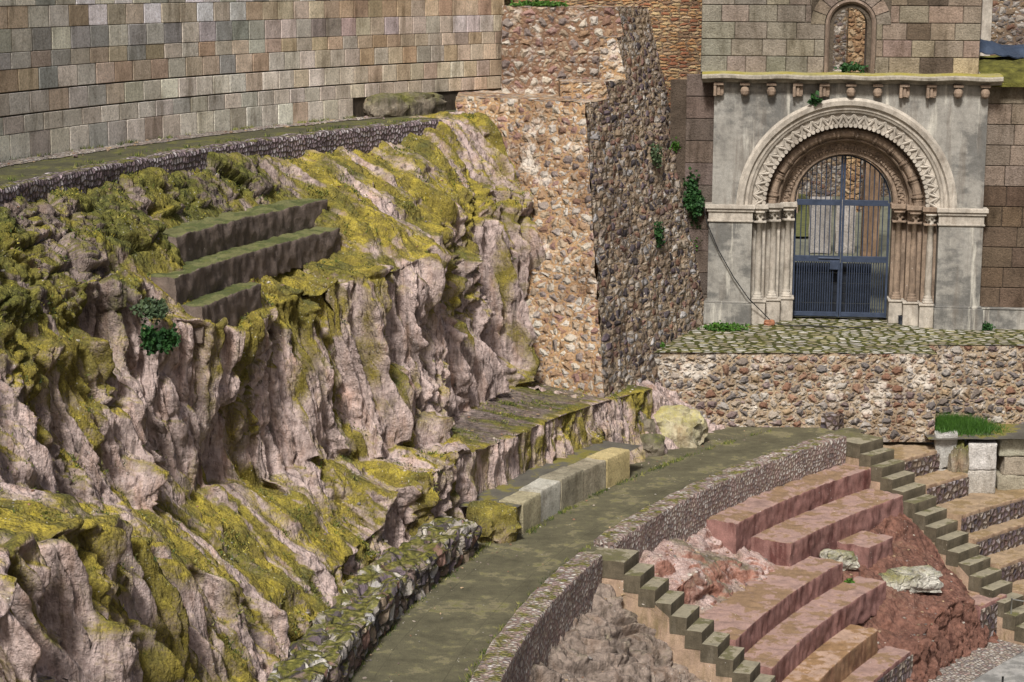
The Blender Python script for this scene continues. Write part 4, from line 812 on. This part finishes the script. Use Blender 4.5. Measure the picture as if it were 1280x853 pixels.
for sg in (-1, 1):
    S_ = lambda r: CS+sg*r
    def sb(mb, ra, rb, d0, d1, z0, z1): a, b = sorted((S_(ra), S_(rb))); fbox(mb, a, b, d0, d1, z0, z1)
    mb = MB(); sb(mb, 2.06, 3.03, -.06, .9, .45, 2.36); pr = P_(mb, 'pier', M['portal'], b=.012)
    mb = MB(); sb(mb, 2.03, 3.1, -.14, .5, 0, .48); sb(mb, 2.045, 3.07, -.11, .5, .48, .525); 
    P_(mb, 'plinth', M['portal'], pr, b=.012)
    mb = MB(); sb(mb, 2.05, 3.04, -.075, .5, 2.36, 2.6); sb(mb, 2.03, 3.06, -.1, .5, 2.33, 2.37); sb(mb, 2.02, 3.08, -.115, .5, 2.56, 2.63); sb(mb, 2.0, 3.12, -.155, .5, 2.63, 2.72); 
    P_(mb, 'impost', M['pale'], pr, b=.01)
    mb = MB(); sb(mb, 1.75, 2.055, .26, 1.1, 0, 2.62); sb(mb, 1.42, 1.75, .52, 1.1, 0, 2.62); sb(mb, 1.1, 1.42, .78, 1.12, 0, 2.62); jm = P_(mb, 'jamb', M['pale'] if sg < 0 else M['carved'], b=.015)
    mb = MB()
    for (ra, rb, d0) in ((1.72, 2.03, -.02), (1.38, 1.72, .24), (1.08, 1.38, .5)):
        sb(mb, ra, rb, d0+.03, 1.1, 0, .5); sb(mb, ra-.02, rb, d0, 1.1, .5, .545)
    P_(mb, 'plinth', M['pale'], jm, b=.01)
    mb = MB()
    for (ra, rb, d0) in ((1.74, 2.02, .02), (1.41, 1.73, .28), (1.09, 1.4, .54)):
        sb(mb, ra, rb, d0+.05, 1.1, 2.3, 2.345); sb(mb, ra-.01, rb, d0+.03, 1.1, 2.56, 2.62); sb(mb, ra-.04, rb, d0-.02, 1.1, 2.62, 2.72)
    P_(mb, 'impost', M['pale'] if sg < 0 else M['carved'], jm, b=.01)
    for (rc, dc) in ((1.9, .15), (1.57, .41), (1.24, .67)):
        b0 = FC(S_(rc), dc, .545); mt = M['pale'] if (sg < 0 or rc > 1.8) else M['carved']
        mb = MB(); mb.lathe(b0, [(.07, .14), (.078, .2), (.074, 1.2), (.066, 1.78)], 16); cl = P_(mb, 'column', mt, smooth=True)
        mb = MB(); mb.box(b0-E_*.115-IN*.115, E_*.23, IN*.23, Zv*.05); mb.lathe(b0, [(.11, .05), (.12, .07), (.105, .1), (.085, .11), (.095, .13), (.09, .155), (.072, .165)], 16); P_(mb, 'column_base', mt, cl, True)
        mb = MB(); mb.lathe(b0, [(.07, 1.76), (.085, 1.775), (.085, 1.795), (.072, 1.81), (.085, 1.9), (.12, 2.0)], 14); mb.box(b0-E_*.12-IN*.12+Zv*1.98, E_*.24, IN*.24, Zv*.04)
        for k in range(9):
            t = k*.7; mb.lathe(b0+E_*.095*math.cos(t)+IN*.095*math.sin(t)+Zv*(1.87+.06*(k % 2)), [(.012, -.03), (.035, 0), (.012, .03)], 7, E_*math.cos(t)+IN*math.sin(t)+Zv*.5)
        P_(mb, 'capital', mt, cl, True)
# cornice with corbels
mb = MB(); V = []; prof = [(.3, 5.44), (-.12, 5.44), (-.16, 5.49), (-.3, 5.52), (-.34, 5.54), (-.34, 5.6), (-.32, 5.63), (-.1, 5.66), (.3, 5.68)]
ss = np.linspace(-.2, 6.32, 60)
for s in ss:
    for d, z in prof: V.append(FC(s, d, z)+Zv*.012*math.sin(s*5))
mm_ = len(prof); mb.add(V, grid_faces(60, mm_).tolist()+[list(range(mm_)), list(range(59*mm_, 60*mm_))[::-1]])
cor = P_(mb, 'cornice', M['cornice'])
for i in range(11):
    s = .17+i*.58; q_ = 1.3; mb = MB(); k = i % 4
    fbox(mb, s-.11, s+.11, -.22, 0, 5.38, 5.44)
    if k in (1, 2): mb.lathe(FC(s, -.14, 5.24), [(.02, -.1), (.085, -.06), (.105, .02), (.085, .09), (.03, .13)], 10)
    else:
        for q in range(3): fbox(mb, s-.11+.08*q, s-.045+.08*q, -.21+.04*q, 0, 5.14+.02*q, 5.375)
        fbox(mb, s-.1, s+.1, -.12, 0, 5.15, 5.372)
    P_(mb, 'corbel', M['carved'], cor, b=.012)
# upper wall of cut blocks with window
def block_rows(mb, s0, s1, zs, w, d, cols, skip=None, g=.006, ch=.012, th=.2, depth=.012):
    for ci in range(len(zs)-1):
        s = s0
        while s < s1-.02:
            e = min(s1, s+w*rng.uniform(.7, 1.35)); e = s1 if s1-e < .15 else e
            segs = [(s, e)]
            if skip:
                k = skip(zs[ci], zs[ci+1]); 
                if k: segs = [(a, b) for a, b in ((s, min(e, k[0])), (max(s, k[1]), e)) if b-a > .03]
            for a, b in segs:
                dd = d+rng.uniform(-depth, depth); V = []
                for (q, i_) in ((d+.05, 0), (dd+ch, 0), (dd, 1)):
                    for (x, z) in ((a+g+ch*i_, zs[ci]+g+ch*i_), (b-g-ch*i_, zs[ci]+g+ch*i_), (b-g-ch*i_, zs[ci+1]-g-ch*i_), (a+g+ch*i_, zs[ci+1]-g-ch*i_)): V.append(FC(x, q, z))
                F = [[8, 9, 10, 11]]
                for k_ in range(4):
                    k2 = (k_+1) % 4; F.append([4+k_, 4+k2, 8+k2, 8+k_]); F.append([k_, k2, 4+k2, 4+k_])
                mb.add(V, F, None, jit(cols(((a+b)/2), (zs[ci]+zs[ci+1])/2), .13, .05))
            s = e
WS, WZ = 3.03, 6.72
mb = MB(); arch_wall(mb, -.24, 5.84, 5.62, 9.2, WS, WZ, .36, .16, .75, tint=(.1, .08, .06))
def upc(s, z):
    if 4.1 < s < 5.0 and z < 7.4 and rng.random() < .75: return (.1, .075, .055)
    if s > 4.9 and z < 6.05 and rng.random() < .6: return (.36, .3, .2)
    return (.24, .212, .17) if s < 2.4 else (.225, .18, .14)
zz = [5.64+.373*i for i in range(10)]
block_rows(mb, -.24, 5.84, zz, .55, .12, upc, lambda a, b: (WS-.56, WS+.56) if b < WZ+.1 else ((WS-.86, WS+.86) if a < WZ+.86 else None))
for i in range(9):                      # voussoirs round the window
    a0, a1 = math.pi*i/9+.012, math.pi*(i+1)/9-.012; V = []
    for dd, e_ in ((.2, 0), (.115, .0)):
        for t in np.linspace(a0, a1, 5):
            for r in (.57, .87): V.append(FC(WS+r*math.cos(t), dd, WZ+r*math.sin(t)))
    F = [[10+2*k, 11+2*k, 13+2*k, 12+2*k] for k in range(4)]+[[2*k, 2*k+2, 12+2*k, 10+2*k] for k in range(4)]+[[2*k+1, 11+2*k, 13+2*k, 2*k+3] for k in range(4)]+[[0, 10, 11, 1], [8, 9, 19, 18]]
    mb.add(V, F, None, jit((.23, .185, .145), .15))
P_(mb, 'upper_wall', M['church'])
mb = MB(); pr_ = [(.55, .14), (.55, .08), (.5, .06), (.46, .1), (.44, .22), (.4, .24), (.36, .34), (.355, .74)]
sweep(mb, pr_, WS, WZ, 40)
for sg in (-1, 1):
    V = []
    for z in (5.66, WZ):
        for r, d in pr_: V.append(FC(WS+sg*r, d, z))
    F = grid_faces(2, len(pr_)).tolist(); mb.add(V, F if sg > 0 else [f[::-1] for f in F])
P_(mb, 'window_surround', M['carved2'])
# plain side walls set back either side of the portal
sc_ = lambda s, z: (.12, .085, .058) if z < 3.2 else (.22, .175, .14)
mb = MB(); fbox(mb, 6.02, 9.5, .3, 1.0, 0, 5.45, (.08, .06, .045)); block_rows(mb, 6.05, 9.5, [.46+.455*i for i in range(12)], .62, .26, sc_, g=.007); sw = P_(mb, 'side_wall', M['church'])
mb = MB(); fbox(mb, 6.05, 9.5, .12, .5, -.02, .44); fbox(mb, 6.05, 9.5, .1, .5, .44, .475); P_(mb, 'plinth', M['portal'], sw, b=.012)
mb = MB(); fbox(mb, -.9, .1, .35, 1.0, 0, 5.45, (.08, .06, .045)); block_rows(mb, -.55, .1, [.1+.5*i for i in range(12)], .7, .31, lambda s, z: (.13, .1, .085), g=.005); P_(mb, 'side_wall', M['church'])
# roof right of the tower
mb = MB(); V = []; 
for i in range(14):
    for j in range(20):
        s = 5.9+j*.21; d = .05+i*.25; V.append(FC(s, d, 5.5+.34*(1-math.exp(-i*.42))*2.2*min(1, .55+.02*j))+Zv*.04*math.sin(i*2.1+j*1.3))
mb.add(V, grid_faces(14, 20).tolist()); fbox(mb, 5.95, 9.5, .0, .3, 5.4, 5.49); P_(mb, 'side_roof', M['roofmoss'], smooth=False)
# iron gate
GD = .93
for sg in (-1, 1):
    Sx = lambda x: CS-.02+sg*x
    def gb(mb, xa, xb, d0, d1, z0, z1): a, b = sorted((Sx(xa), Sx(xb))); fbox(mb, a, b, d0, d1, z0, z1)
    mb = MB(); gb(mb, .006, .055, GD-.03, GD+.03, .06, 3.76); gb(mb, 1.03, 1.08, GD-.025, GD+.025, .06, 2.7); leaf = P_(mb, 'gate_leaf', M['iron'], b=.004)
    for (z0, z1) in ((.07, .17), (1.33, 1.47), (2.63, 2.76)): mb = MB(); gb(mb, .055, 1.03, GD-.028, GD+.028, z0, z1); P_(mb, 'rail', M['iron'], leaf, b=.004)
    for k in range(9):
        x = .055+.108*(k+1)
        if x > 1.02: continue
        top = CZ+math.sqrt(max(0, 1.085**2-x*x))
        mb = MB(); mb.tube([FC(Sx(x), GD, .12), FC(Sx(x), GD, top)], .0125, 6); P_(mb, 'bar', M['iron'], leaf)
        if k < 8: mb = MB(); mb.tube([FC(Sx(x+.054), GD+.012, .12), FC(Sx(x+.054), GD+.012, 1.36)], .0125, 6); P_(mb, 'bar', M['iron'], leaf)
    mb = MB(); mb.tube([FC(Sx(1.07*math.cos(t)), GD, CZ+1.07*math.sin(t)) for t in np.linspace(0.02, math.pi/2, 20)], .022, 6); P_(mb, 'arch_rim', M['iron'], leaf)
    if sg < 0:
        mb = MB(); gb(mb, .04, .24, GD-.06, GD+.03, 1.16, 1.36); lk = P_(mb, 'lock_box', M['iron'], leaf, b=.006)
        mb = MB(); mb.tube([FC(Sx(.5), GD-.05, 1.42), FC(Sx(.02), GD-.05, 1.42)], .016, 6); P_(mb, 'bolt', M['iron'], leaf)
pl = empty('plank_panel', FC(2.3, 1.25, .05), 'dark horizontal planks leaning behind the lower half of the gate', 'planks')
for k in range(5): mb = MB(); fbox(mb, 1.98, 3.75, 1.2+.006*(k % 2), 1.25, .1+k*.235, .1+k*.235+.225); P_(mb, 'plank', M['planks'], pl, b=.008)
# things in the ruin behind the gate
def FCs(name, s, d, z): return FC(s, d, z)
poly_slab('courtyard', [FC(-4, .9, 0)[:2], FC(14, .9, 0)[:2], FC(14, 30, 0)[:2], FC(-4, 30, 0)[:2]], .05, M['court'], amp=.04)
def rbox(name, s0, s1, d0, d1, z0, z1, mat, label, cat, amp=.03, rag=.06):
    mb = MB(); rubble_box(mb, FC(s0, d0, z0), E_*(s1-s0), IN*(d1-d0), Zv*(z1-z0), amp, rag, 'fblrt', .12); return setp(mb.build(name, mat, smooth=True), label, cat)
rbox('ruin_wall', -6, 18, 27, 27.6, 0, 12.5, M['ruin'], 'pale ruined rubble wall far behind the gate and the arched window', 'wall')
rbox('ruin_pillar', 4.2, 4.65, 11, 11.7, 0, 5.5, M['wood_stone'], 'brown smooth pillar behind the right leaf of the gate', 'pillar')
rbox('ruin_pillar', 4.25, 4.8, 22, 22.8, 0, 11.6, M['ochre'], 'tall ochre pillar seen through the arched window above the portal', 'pillar')
rbox('ruin_pillar', 4.84, 5.4, 22.2, 22.8, 0, 11.6, M['ruin'], 'thin pale rubble pillar right of the ochre pillar in the arched window', 'pillar')
rbox('ruin_pillar', 2.2, 2.75, 21, 21.6, 0, 6, M['carved'], 'narrow brown stone shaft high behind the left leaf of the gate', 'pillar')
rbox('ruin_pillar', 3.1, 3.55, 20, 20.6, 0, 6, M['ruin'], 'pale narrow rubble shaft behind the middle of the gate', 'pillar')
cutblock('stone_slab', FC(2.75, 11.6, .05), E_*.62, IN*.35, Zv*1.6, (.34, .32, .31), 'left one of two grey upright slabs behind the gate', 'slab', seed=41)
cutblock('stone_slab', FC(3.5, 11.8, .05), E_*.55, IN*.35, Zv*1.5, (.4, .37, .35), 'right one of two grey upright slabs behind the gate', 'slab', seed=42)
poly_slab('lawn', [FC(.5, 15, 0)[:2], FC(3.2, 15, 0)[:2], FC(3.2, 27, 0)[:2], FC(.5, 27, 0)[:2]], .12, M['lawn'], amp=.03)
rb_ = empty('ruined_building', FC(8, 8, 0), 'brown ruined building with a small square opening at the top right edge', 'ruin')
mb = MB(); rubble_box(mb, FC(6.3, 7.6, 0), E_*6, IN*1, Zv*11, .03, 0, 'flrt', .15); P_(mb, 'wall', M['brownwall'], rb_, True)
mb = MB(); fbox(mb, 6.75, 7.0, 7.45, 7.6, 0, 11); P_(mb, 'pilaster', M['pale'], rb_, b=.01)
mb = MB(); fbox(mb, 7.35, 7.5, 7.5, 7.58, 7.75, 8.0, ); P_(mb, 'window', M['planks'], rb_)
mb = MB(); V = []
for i in range(9):
    for j in range(14):
        s = 5.95+j*.1; d = 1.5+i*.12; V.append(FC(s, d, 6.1+.3*math.sin(i/8*math.pi)*(.85+.1*math.sin(j*.7))-.012*j+.02*math.sin(i*3+j*2)))
mb.add(V, grid_faces(9, 14).tolist()); V2 = [v-Zv*.02 for v in V]; mb.add(V2, grid_faces(9, 14)[:, ::-1].tolist())
setp(mb.build('blue_tarpaulin', M['tarp'], smooth=True), 'crumpled blue grey tarpaulin lying on the mossy roof at the right', 'tarpaulin')
mb = MB(); fbox(mb, 5.9, 6.0, 3.0, 3.3, 5.8, 10.5); P_(mb, 'drain_pipe', M['cable'], church)
# ------------------------------------------------------------------ plants
def bush(name, c, rad, n, ls, mat, label, cat='plant', up=.3, stems=0, flat=False):
    P = rng.normal(size=(n, 3)); P /= np.linalg.norm(P, axis=1)[:, None]; P *= (rng.random(n)**.45)[:, None]
    if n > 1000:
        lc = rng.normal(size=(9, 3)); lc /= np.linalg.norm(lc, axis=1)[:, None]; lc *= rng.uniform(.35, .75, (9, 1)); k_ = rng.integers(9, size=n); P = P*rng.uniform(.3, .5, (9, 1))[k_]+lc[k_]
    P *= (1+.6*fbm(P*2.3+c[0], 3))[:, None]; P = P*np.array(rad)+np.array(c)
    V = []; F = []
    for p in P:
        d = rng.normal(size=3); d[2] += up; d /= np.linalg.norm(d); t = np.cross(d, rng.normal(size=3)); t /= np.linalg.norm(t); l = ls*rng.uniform(.6, 1.3); w = l*.42; m = np.cross(d, t)*l*.12
        k = len(V); V += [p, p+d*l*.5+t*w+m, p+d*l, p+d*l*.5-t*w+m]; F.append([k, k+1, k+2, k+3])
    mb = MB(); mb.add(V, F)
    return setp(mb.build(name, mat), label, cat)
def onside(px, py): # a point on the right face of the buttress
    d = ray(px, py); t = ((K0-CAM)@nR)/(d@nR); return CAM+d*t
bush('shrub', onside(858, 260)+nR*.2, (.34, .34, .62), 3400, .085, M['leaf'], 'large dark green shrub growing on the buttress beside the portal pier', 'shrub')
bush('wall_plant', onside(816, 197)+nR*.06, (.16, .2, .24), 420, .07, M['leaf3'], 'grey green tuft growing from the side face of the buttress', 'plant')
bush('wall_plant', onside(841, 183)+nR*.05, (.14, .14, .14), 260, .06, M['leaf2'], 'small bright tuft near the upper right edge of the buttress', 'plant')
bush('wall_plant', onside(820, 294)+nR*.06, (.12, .16, .28), 380, .07, M['leaf'], 'narrow dark plant hanging on the buttress below the large shrub', 'plant')
bush('wall_plant', onside(868, 305)+nR*.05, (.14, .14, .18), 260, .06, M['leaf2'], 'light green tuft just below the large shrub on the buttress', 'plant')
bush('wall_plant', at(653, 432, 1.0)*0+np.array([.18, 38.55, .75]), (.08, .1, .24), 200, .06, M['leaf'], 'small dark plant in the crack between the cliff and the buttress', 'plant')
bush('fig_seedling', FC(2.28, -.18, 5.08), (.13, .06, .1), 60, .12, M['leaf'], 'little fig seedling sprouting above the crown of the portal arch', 'plant')
bush('window_plant', FC(3.08, .1, 5.76), (.3, .1, .08), 200, .09, M['leaf'], 'dark leafy plant on the sill of the arched window', 'plant')
wd = at(905, 411, .03); bush('weed_patch', wd, (.45, .25, .12), 900, .06, M['leaf2'], 'bright green weeds at the foot of the left portal pier', 'weeds', .9)
bush('weed_patch', at(822, 432, .03), (.14, .2, .1), 260, .06, M['leaf2'], 'small weeds along the left end of the cobbled terrace', 'weeds', .9)
bush('weed_patch', FC(6.25, -.05, .04), (.14, .12, .12), 220, .06, M['leaf'], 'dark weeds in the corner right of the portal pier', 'weeds', .9)
bush('cliff_shrub', atR(196, 424, 32.0), (.24, .26, .3), 1300, .07, M['leaf'], 'dark green shrub hanging on the cliff below the lowest green step', 'shrub')
bush('cliff_plant', atR(183, 395, 32.35)+np.array([.1, -.1, .1]), (.22, .28, .14), 600, .06, M['leaf3'], 'low mossy plant above the cliff shrub', 'plant')
bush('wall_top_plant', np.array([.55, 43.7, 7.1]), (.6, .2, .08), 1000, .07, M['leaf2'], 'low green plants growing along the top of the stepped buttress', 'plant', .9)
bush('seedling', at(1062, 728, -3.3), (.08, .08, .06), 60, .06, M['leaf2'], 'tiny green weed at the broken end of the wide red tier', 'weeds', .9)
# grass tuft on the ledge
mb = MB(); V = []; F = []
for i in range(7000):
    x = 9.5+rng.normal()*.36; y = 41.2+rng.normal()*.26
    if not (8.95 < x < 10.6 and 40.4 < y < 41.65): continue
    hgt = .17*(1-((x-9.4)/1.0)**2*.7)*rng.uniform(.5, 1.1)+.02; p = np.array([x, y, -1.72]); a = rng.uniform(0, 6.28); t = np.array([math.cos(a), math.sin(a), 0])*.008; l = np.array([rng.normal()*.06, rng.normal()*.06, max(.03, hgt+.12*(y-40.6))])
    k = len(V); V += [p-t, p+t, p+l]; F.append([k, k+1, k+2])
mb.add(V, F); setp(mb.build('grass', M['grass']), 'bright green grass growing on the ledge above the white blocks', 'grass', kind='stuff')
# moss cushions, grass blades and crumbs on the bedrock
def tufts(name, sets, label, cat):
    V = []; F = []; T = []
    for (src, n, lo, hi, nzmin, ln, cols, phmax) in sets:
        P, N, ms, ph, row = SCAT[src]; ok = np.where((ms > lo) & (ms < hi) & (N[:, 2] > nzmin) & (ph < phmax) & (row > .6))[0]
        cl = fbm(P[ok]*1.6+src, 3); pr = np.exp(5*cl); pr /= pr.sum()
        for i in rng.choice(ok, min(n, len(ok)), replace=False, p=pr):
            c0 = np.array(cols[rng.integers(len(cols))])*rng.uniform(.6, 1.35); b = N[i]
            for _ in range(5):
                d = b*rng.uniform(.4, 1)+rng.normal(size=3)*.6; d[2] += .25; d /= np.linalg.norm(d); t = np.cross(d, rng.normal(size=3)); t /= np.linalg.norm(t); l = ln*rng.uniform(.5, 1.4); p = P[i]+rng.normal(size=3)*.025-b*.006
                k = len(V); V += [p-t*l*.22, p+t*l*.22, p+d*l]; F.append([k, k+1, k+2]); T += [c0]*3
    o = mesh(name, V, F, M['tuft'], cols=np.array(T)); return setp(o, label, cat, kind='stuff')
YG = [(.3, .25, .03), (.22, .19, .03), (.16, .16, .03), (.38, .33, .07)]; GR = [(.06, .085, .018), (.1, .12, .025), (.15, .16, .035), (.2, .19, .06), (.035, .055, .014)]
tufts('moss_tufts', [(0, 5000, .7, 9, .35, .03, YG+GR[2:4], 182), (0, 4200, .35, 9, .3, .045, GR, 182), (4, 700, .5, 9, .3, .04, YG, 200)], 'moss cushions and short grass scattered over the mossy cliff', 'moss')
V = []; F = []; T = []
for i in range(2600):
    k = rng.random(); ph = rng.uniform(137.5, 178)
    if fbm(np.array([[ph*.9, k*3, 0.]]), 2)[0] < .05: continue
    if k < .45: b = pol(29.3-abs(rng.normal())*.05-(.33 if ph < 156.5 else 0), ph, -1.6)
    elif k < .7: b = pol(27.65+abs(rng.normal())*.03, ph, -1.6)
    elif k < .85: b = pol(35.95-abs(rng.normal())*.05, ph+8, 4.86)
    else: b = pol(34.45+abs(rng.normal())*.12, ph+8, 4.86)
    c0 = np.array(GR[rng.integers(5)])*rng.uniform(.7, 1.4)
    for _ in range(6):
        d = rng.normal(size=3)*.45; d[2] = 1; d /= np.linalg.norm(d); t = np.cross(d, rng.normal(size=3)); t /= np.linalg.norm(t); l = rng.uniform(.03, .09); p = b+np.array([rng.normal()*.03, rng.normal()*.03, 0]); n_ = len(V); V += [p-t*.007, p+t*.007, p+d*l]; F.append([n_, n_+1, n_+2]); T += [c0]*3
setp(mesh('edge_grass', V, F, M['tuft'], cols=np.array(T)), 'short grass blades along the edges of the walkway and the upper path', 'grass', kind='stuff')
def crumbs(name, label, spots, mat):
    bm = bmesh.new(); bmesh.ops.create_icosphere(bm, subdivisions=1, radius=1.); B = np.array([v.co[:] for v in bm.verts]); BF = np.array([[v.index for v in f.verts] for f in bm.faces]); bm.free()
    V = []; F = []; T = []
    for p, r in spots:
        q = B*(1+rng.normal(size=(len(B), 1))*.22)*np.array([rng.uniform(.7, 1.4), rng.uniform(.7, 1.4), rng.uniform(.45, .8)])*r; a = rng.uniform(0, 6.28)
        q = q@np.array([[math.cos(a), math.sin(a), 0], [-math.sin(a), math.cos(a), 0], [0, 0, 1]])+np.array(p); F += (BF+len(V)*len(B)).tolist(); V.append(q); c = STN_MIX[rng.integers(len(STN_MIX)-2)]; T.append(np.tile(np.array(c)*rng.uniform(.7, 1.2), (len(B), 1)))
    return setp(mesh(name, np.concatenate(V), F, mat, cols=np.concatenate(T)), label, 'gravel', kind='stuff')
sp = []
for i in range(420):                     # along both edges of the walkway and the wall foot
    ph = rng.uniform(138, 180); R = 29.3-abs(rng.normal())*.35 if rng.random() < .8 else 27.66+abs(rng.normal())*.15; sp.append((pol(R, ph, -1.592), .005+.02*rng.random()**3))
for src, n, rm in ((0, 700, .035), (1, 260, .04), (2, 150, .035), (3, 300, .045)):
    P, N, ms, ph, row = SCAT[src]; ok = np.where((N[:, 2] > .6) & (ph < 180))[0]
    for i in rng.choice(ok, n, replace=False): sp.append((P[i], rng.uniform(.008, rm)))
for i in range(260): ph = rng.uniform(146, 190); sp.append((pol(35.7+rng.normal()*.16, ph, 4.865), rng.uniform(.01, .04)))
crumbs('loose_gravel', 'loose stone crumbs lying on ledges, soil and walkway edges', sp, M['block'])
# ------------------------------------------------------------------ small things
mb = MB(); mb.tube([FC(-.12, -.1, 2.75), FC(-.02, -.2, 2.32), FC(.25, -.16, 1.7), FC(.6, -.17, 1.1), FC(.95, -.2, .62), FC(1.25, -.12, .32), FC(1.5, -.05, .06), FC(1.75, -.2, .03), FC(2.1, -.25, .03), FC(2.3, -.18, .03), FC(2.6, -.25, .03), FC(3.1, -.3, .03), FC(3.7, -.3, .03)], .013, 6)
setp(mb.build('black_cable', M['cable'], smooth=True), 'black cable sagging across the left portal pier and along the threshold', 'cable')
boulder('terracotta_stone', FC(1.43, -.08, 0), (.13, .09, .075), M['terracotta'], 'reddish stone lying at the foot of the left portal columns', 'stone', 51)
mb = MB(); mb.lathe(FC(4.42, .42, 0), [(.07, 0), (.075, .17), (.085, .2), (.06, .205)], 14); setp(mb.build('drain_stub', M['planks'], smooth=True), 'short dark pipe stub at the foot of the right portal columns', 'pipe')
pb = at(1262, 801, -4.95); pt = empty('rail_post', pb, 'thin pale steel post standing at the foot of the right stairs', 'post')
mb = MB(); mb.tube([pb, pb+Zv*.86], .017, 8); mb.lathe(pb, [(.05, 0), (.05, .012), (.018, .014)], 12); mb.build('pole', M['steel'], pt, True)
mb = MB(); mb.tube([pb+Zv*.84+np.array([x*1.3, x*.5, -.12*math.sin(x*math.pi)]) for x in np.linspace(0, 1, 12)], .011, 6); setp(mb.build('rail_rope', M['steel'], smooth=True), 'thin rope hanging from the top of the steel post', 'rope')
qb = at(1253, 857, -4.95); mb = MB(); mb.tube([qb, qb+Zv*.17], .02, 8); mb.lathe(qb, [(.05, 0), (.05, .015), (.02, .02)], 10); setp(mb.build('floor_bollard', M['cable'], smooth=True), 'short black post on the grey orchestra floor', 'post')
# ------------------------------------------------------------------ light, sky, camera
w = bpy.data.worlds.new('World'); S.world = w; w.use_nodes = True; nt = w.node_tree; sk = nt.nodes.new('ShaderNodeTexSky'); sk.sky_type = 'NISHITA'; sk.sun_disc = False
EL, AZ = math.radians(48), math.radians(193)       # compass: direction towards the sun, from +Y clockwise
sk.sun_elevation = EL; sk.sun_rotation = AZ; sk.dust_density = 6.; sk.air_density = .8; sk.ozone_density = .3
nt.links.new(sk.outputs[0], nt.nodes['Background'].inputs[0]); nt.nodes['Background'].inputs[1].default_value = .065
sd = np.array([math.sin(AZ)*math.cos(EL), math.cos(AZ)*math.cos(EL), math.sin(EL)])
sl = bpy.data.lights.new('sun', 'SUN'); sl.energy = 3.8; sl.angle = math.radians(9); sl.color = (1, .98, .945); so = bpy.data.objects.new('sun', sl); COL.objects.link(so)
so.rotation_euler = Vector(sd).to_track_quat('Z', 'Y').to_euler()
cd = bpy.data.cameras.new('camera'); co = bpy.data.objects.new('camera', cd); COL.objects.link(co)
cd.sensor_width = 36; cd.lens = FPX/1280*36; cd.clip_start = .5; cd.clip_end = 2000
co.matrix_world = Matrix(((_r[0], _u[0], -_f[0], CAM[0]), (_r[1], _u[1], -_f[1], CAM[1]), (_r[2], _u[2], -_f[2], CAM[2]), (0, 0, 0, 1)))
S.camera = co
S.view_settings.view_transform = 'Standard'; S.view_settings.look = 'None'; S.view_settings.exposure = .32; S.view_settings.gamma = 1
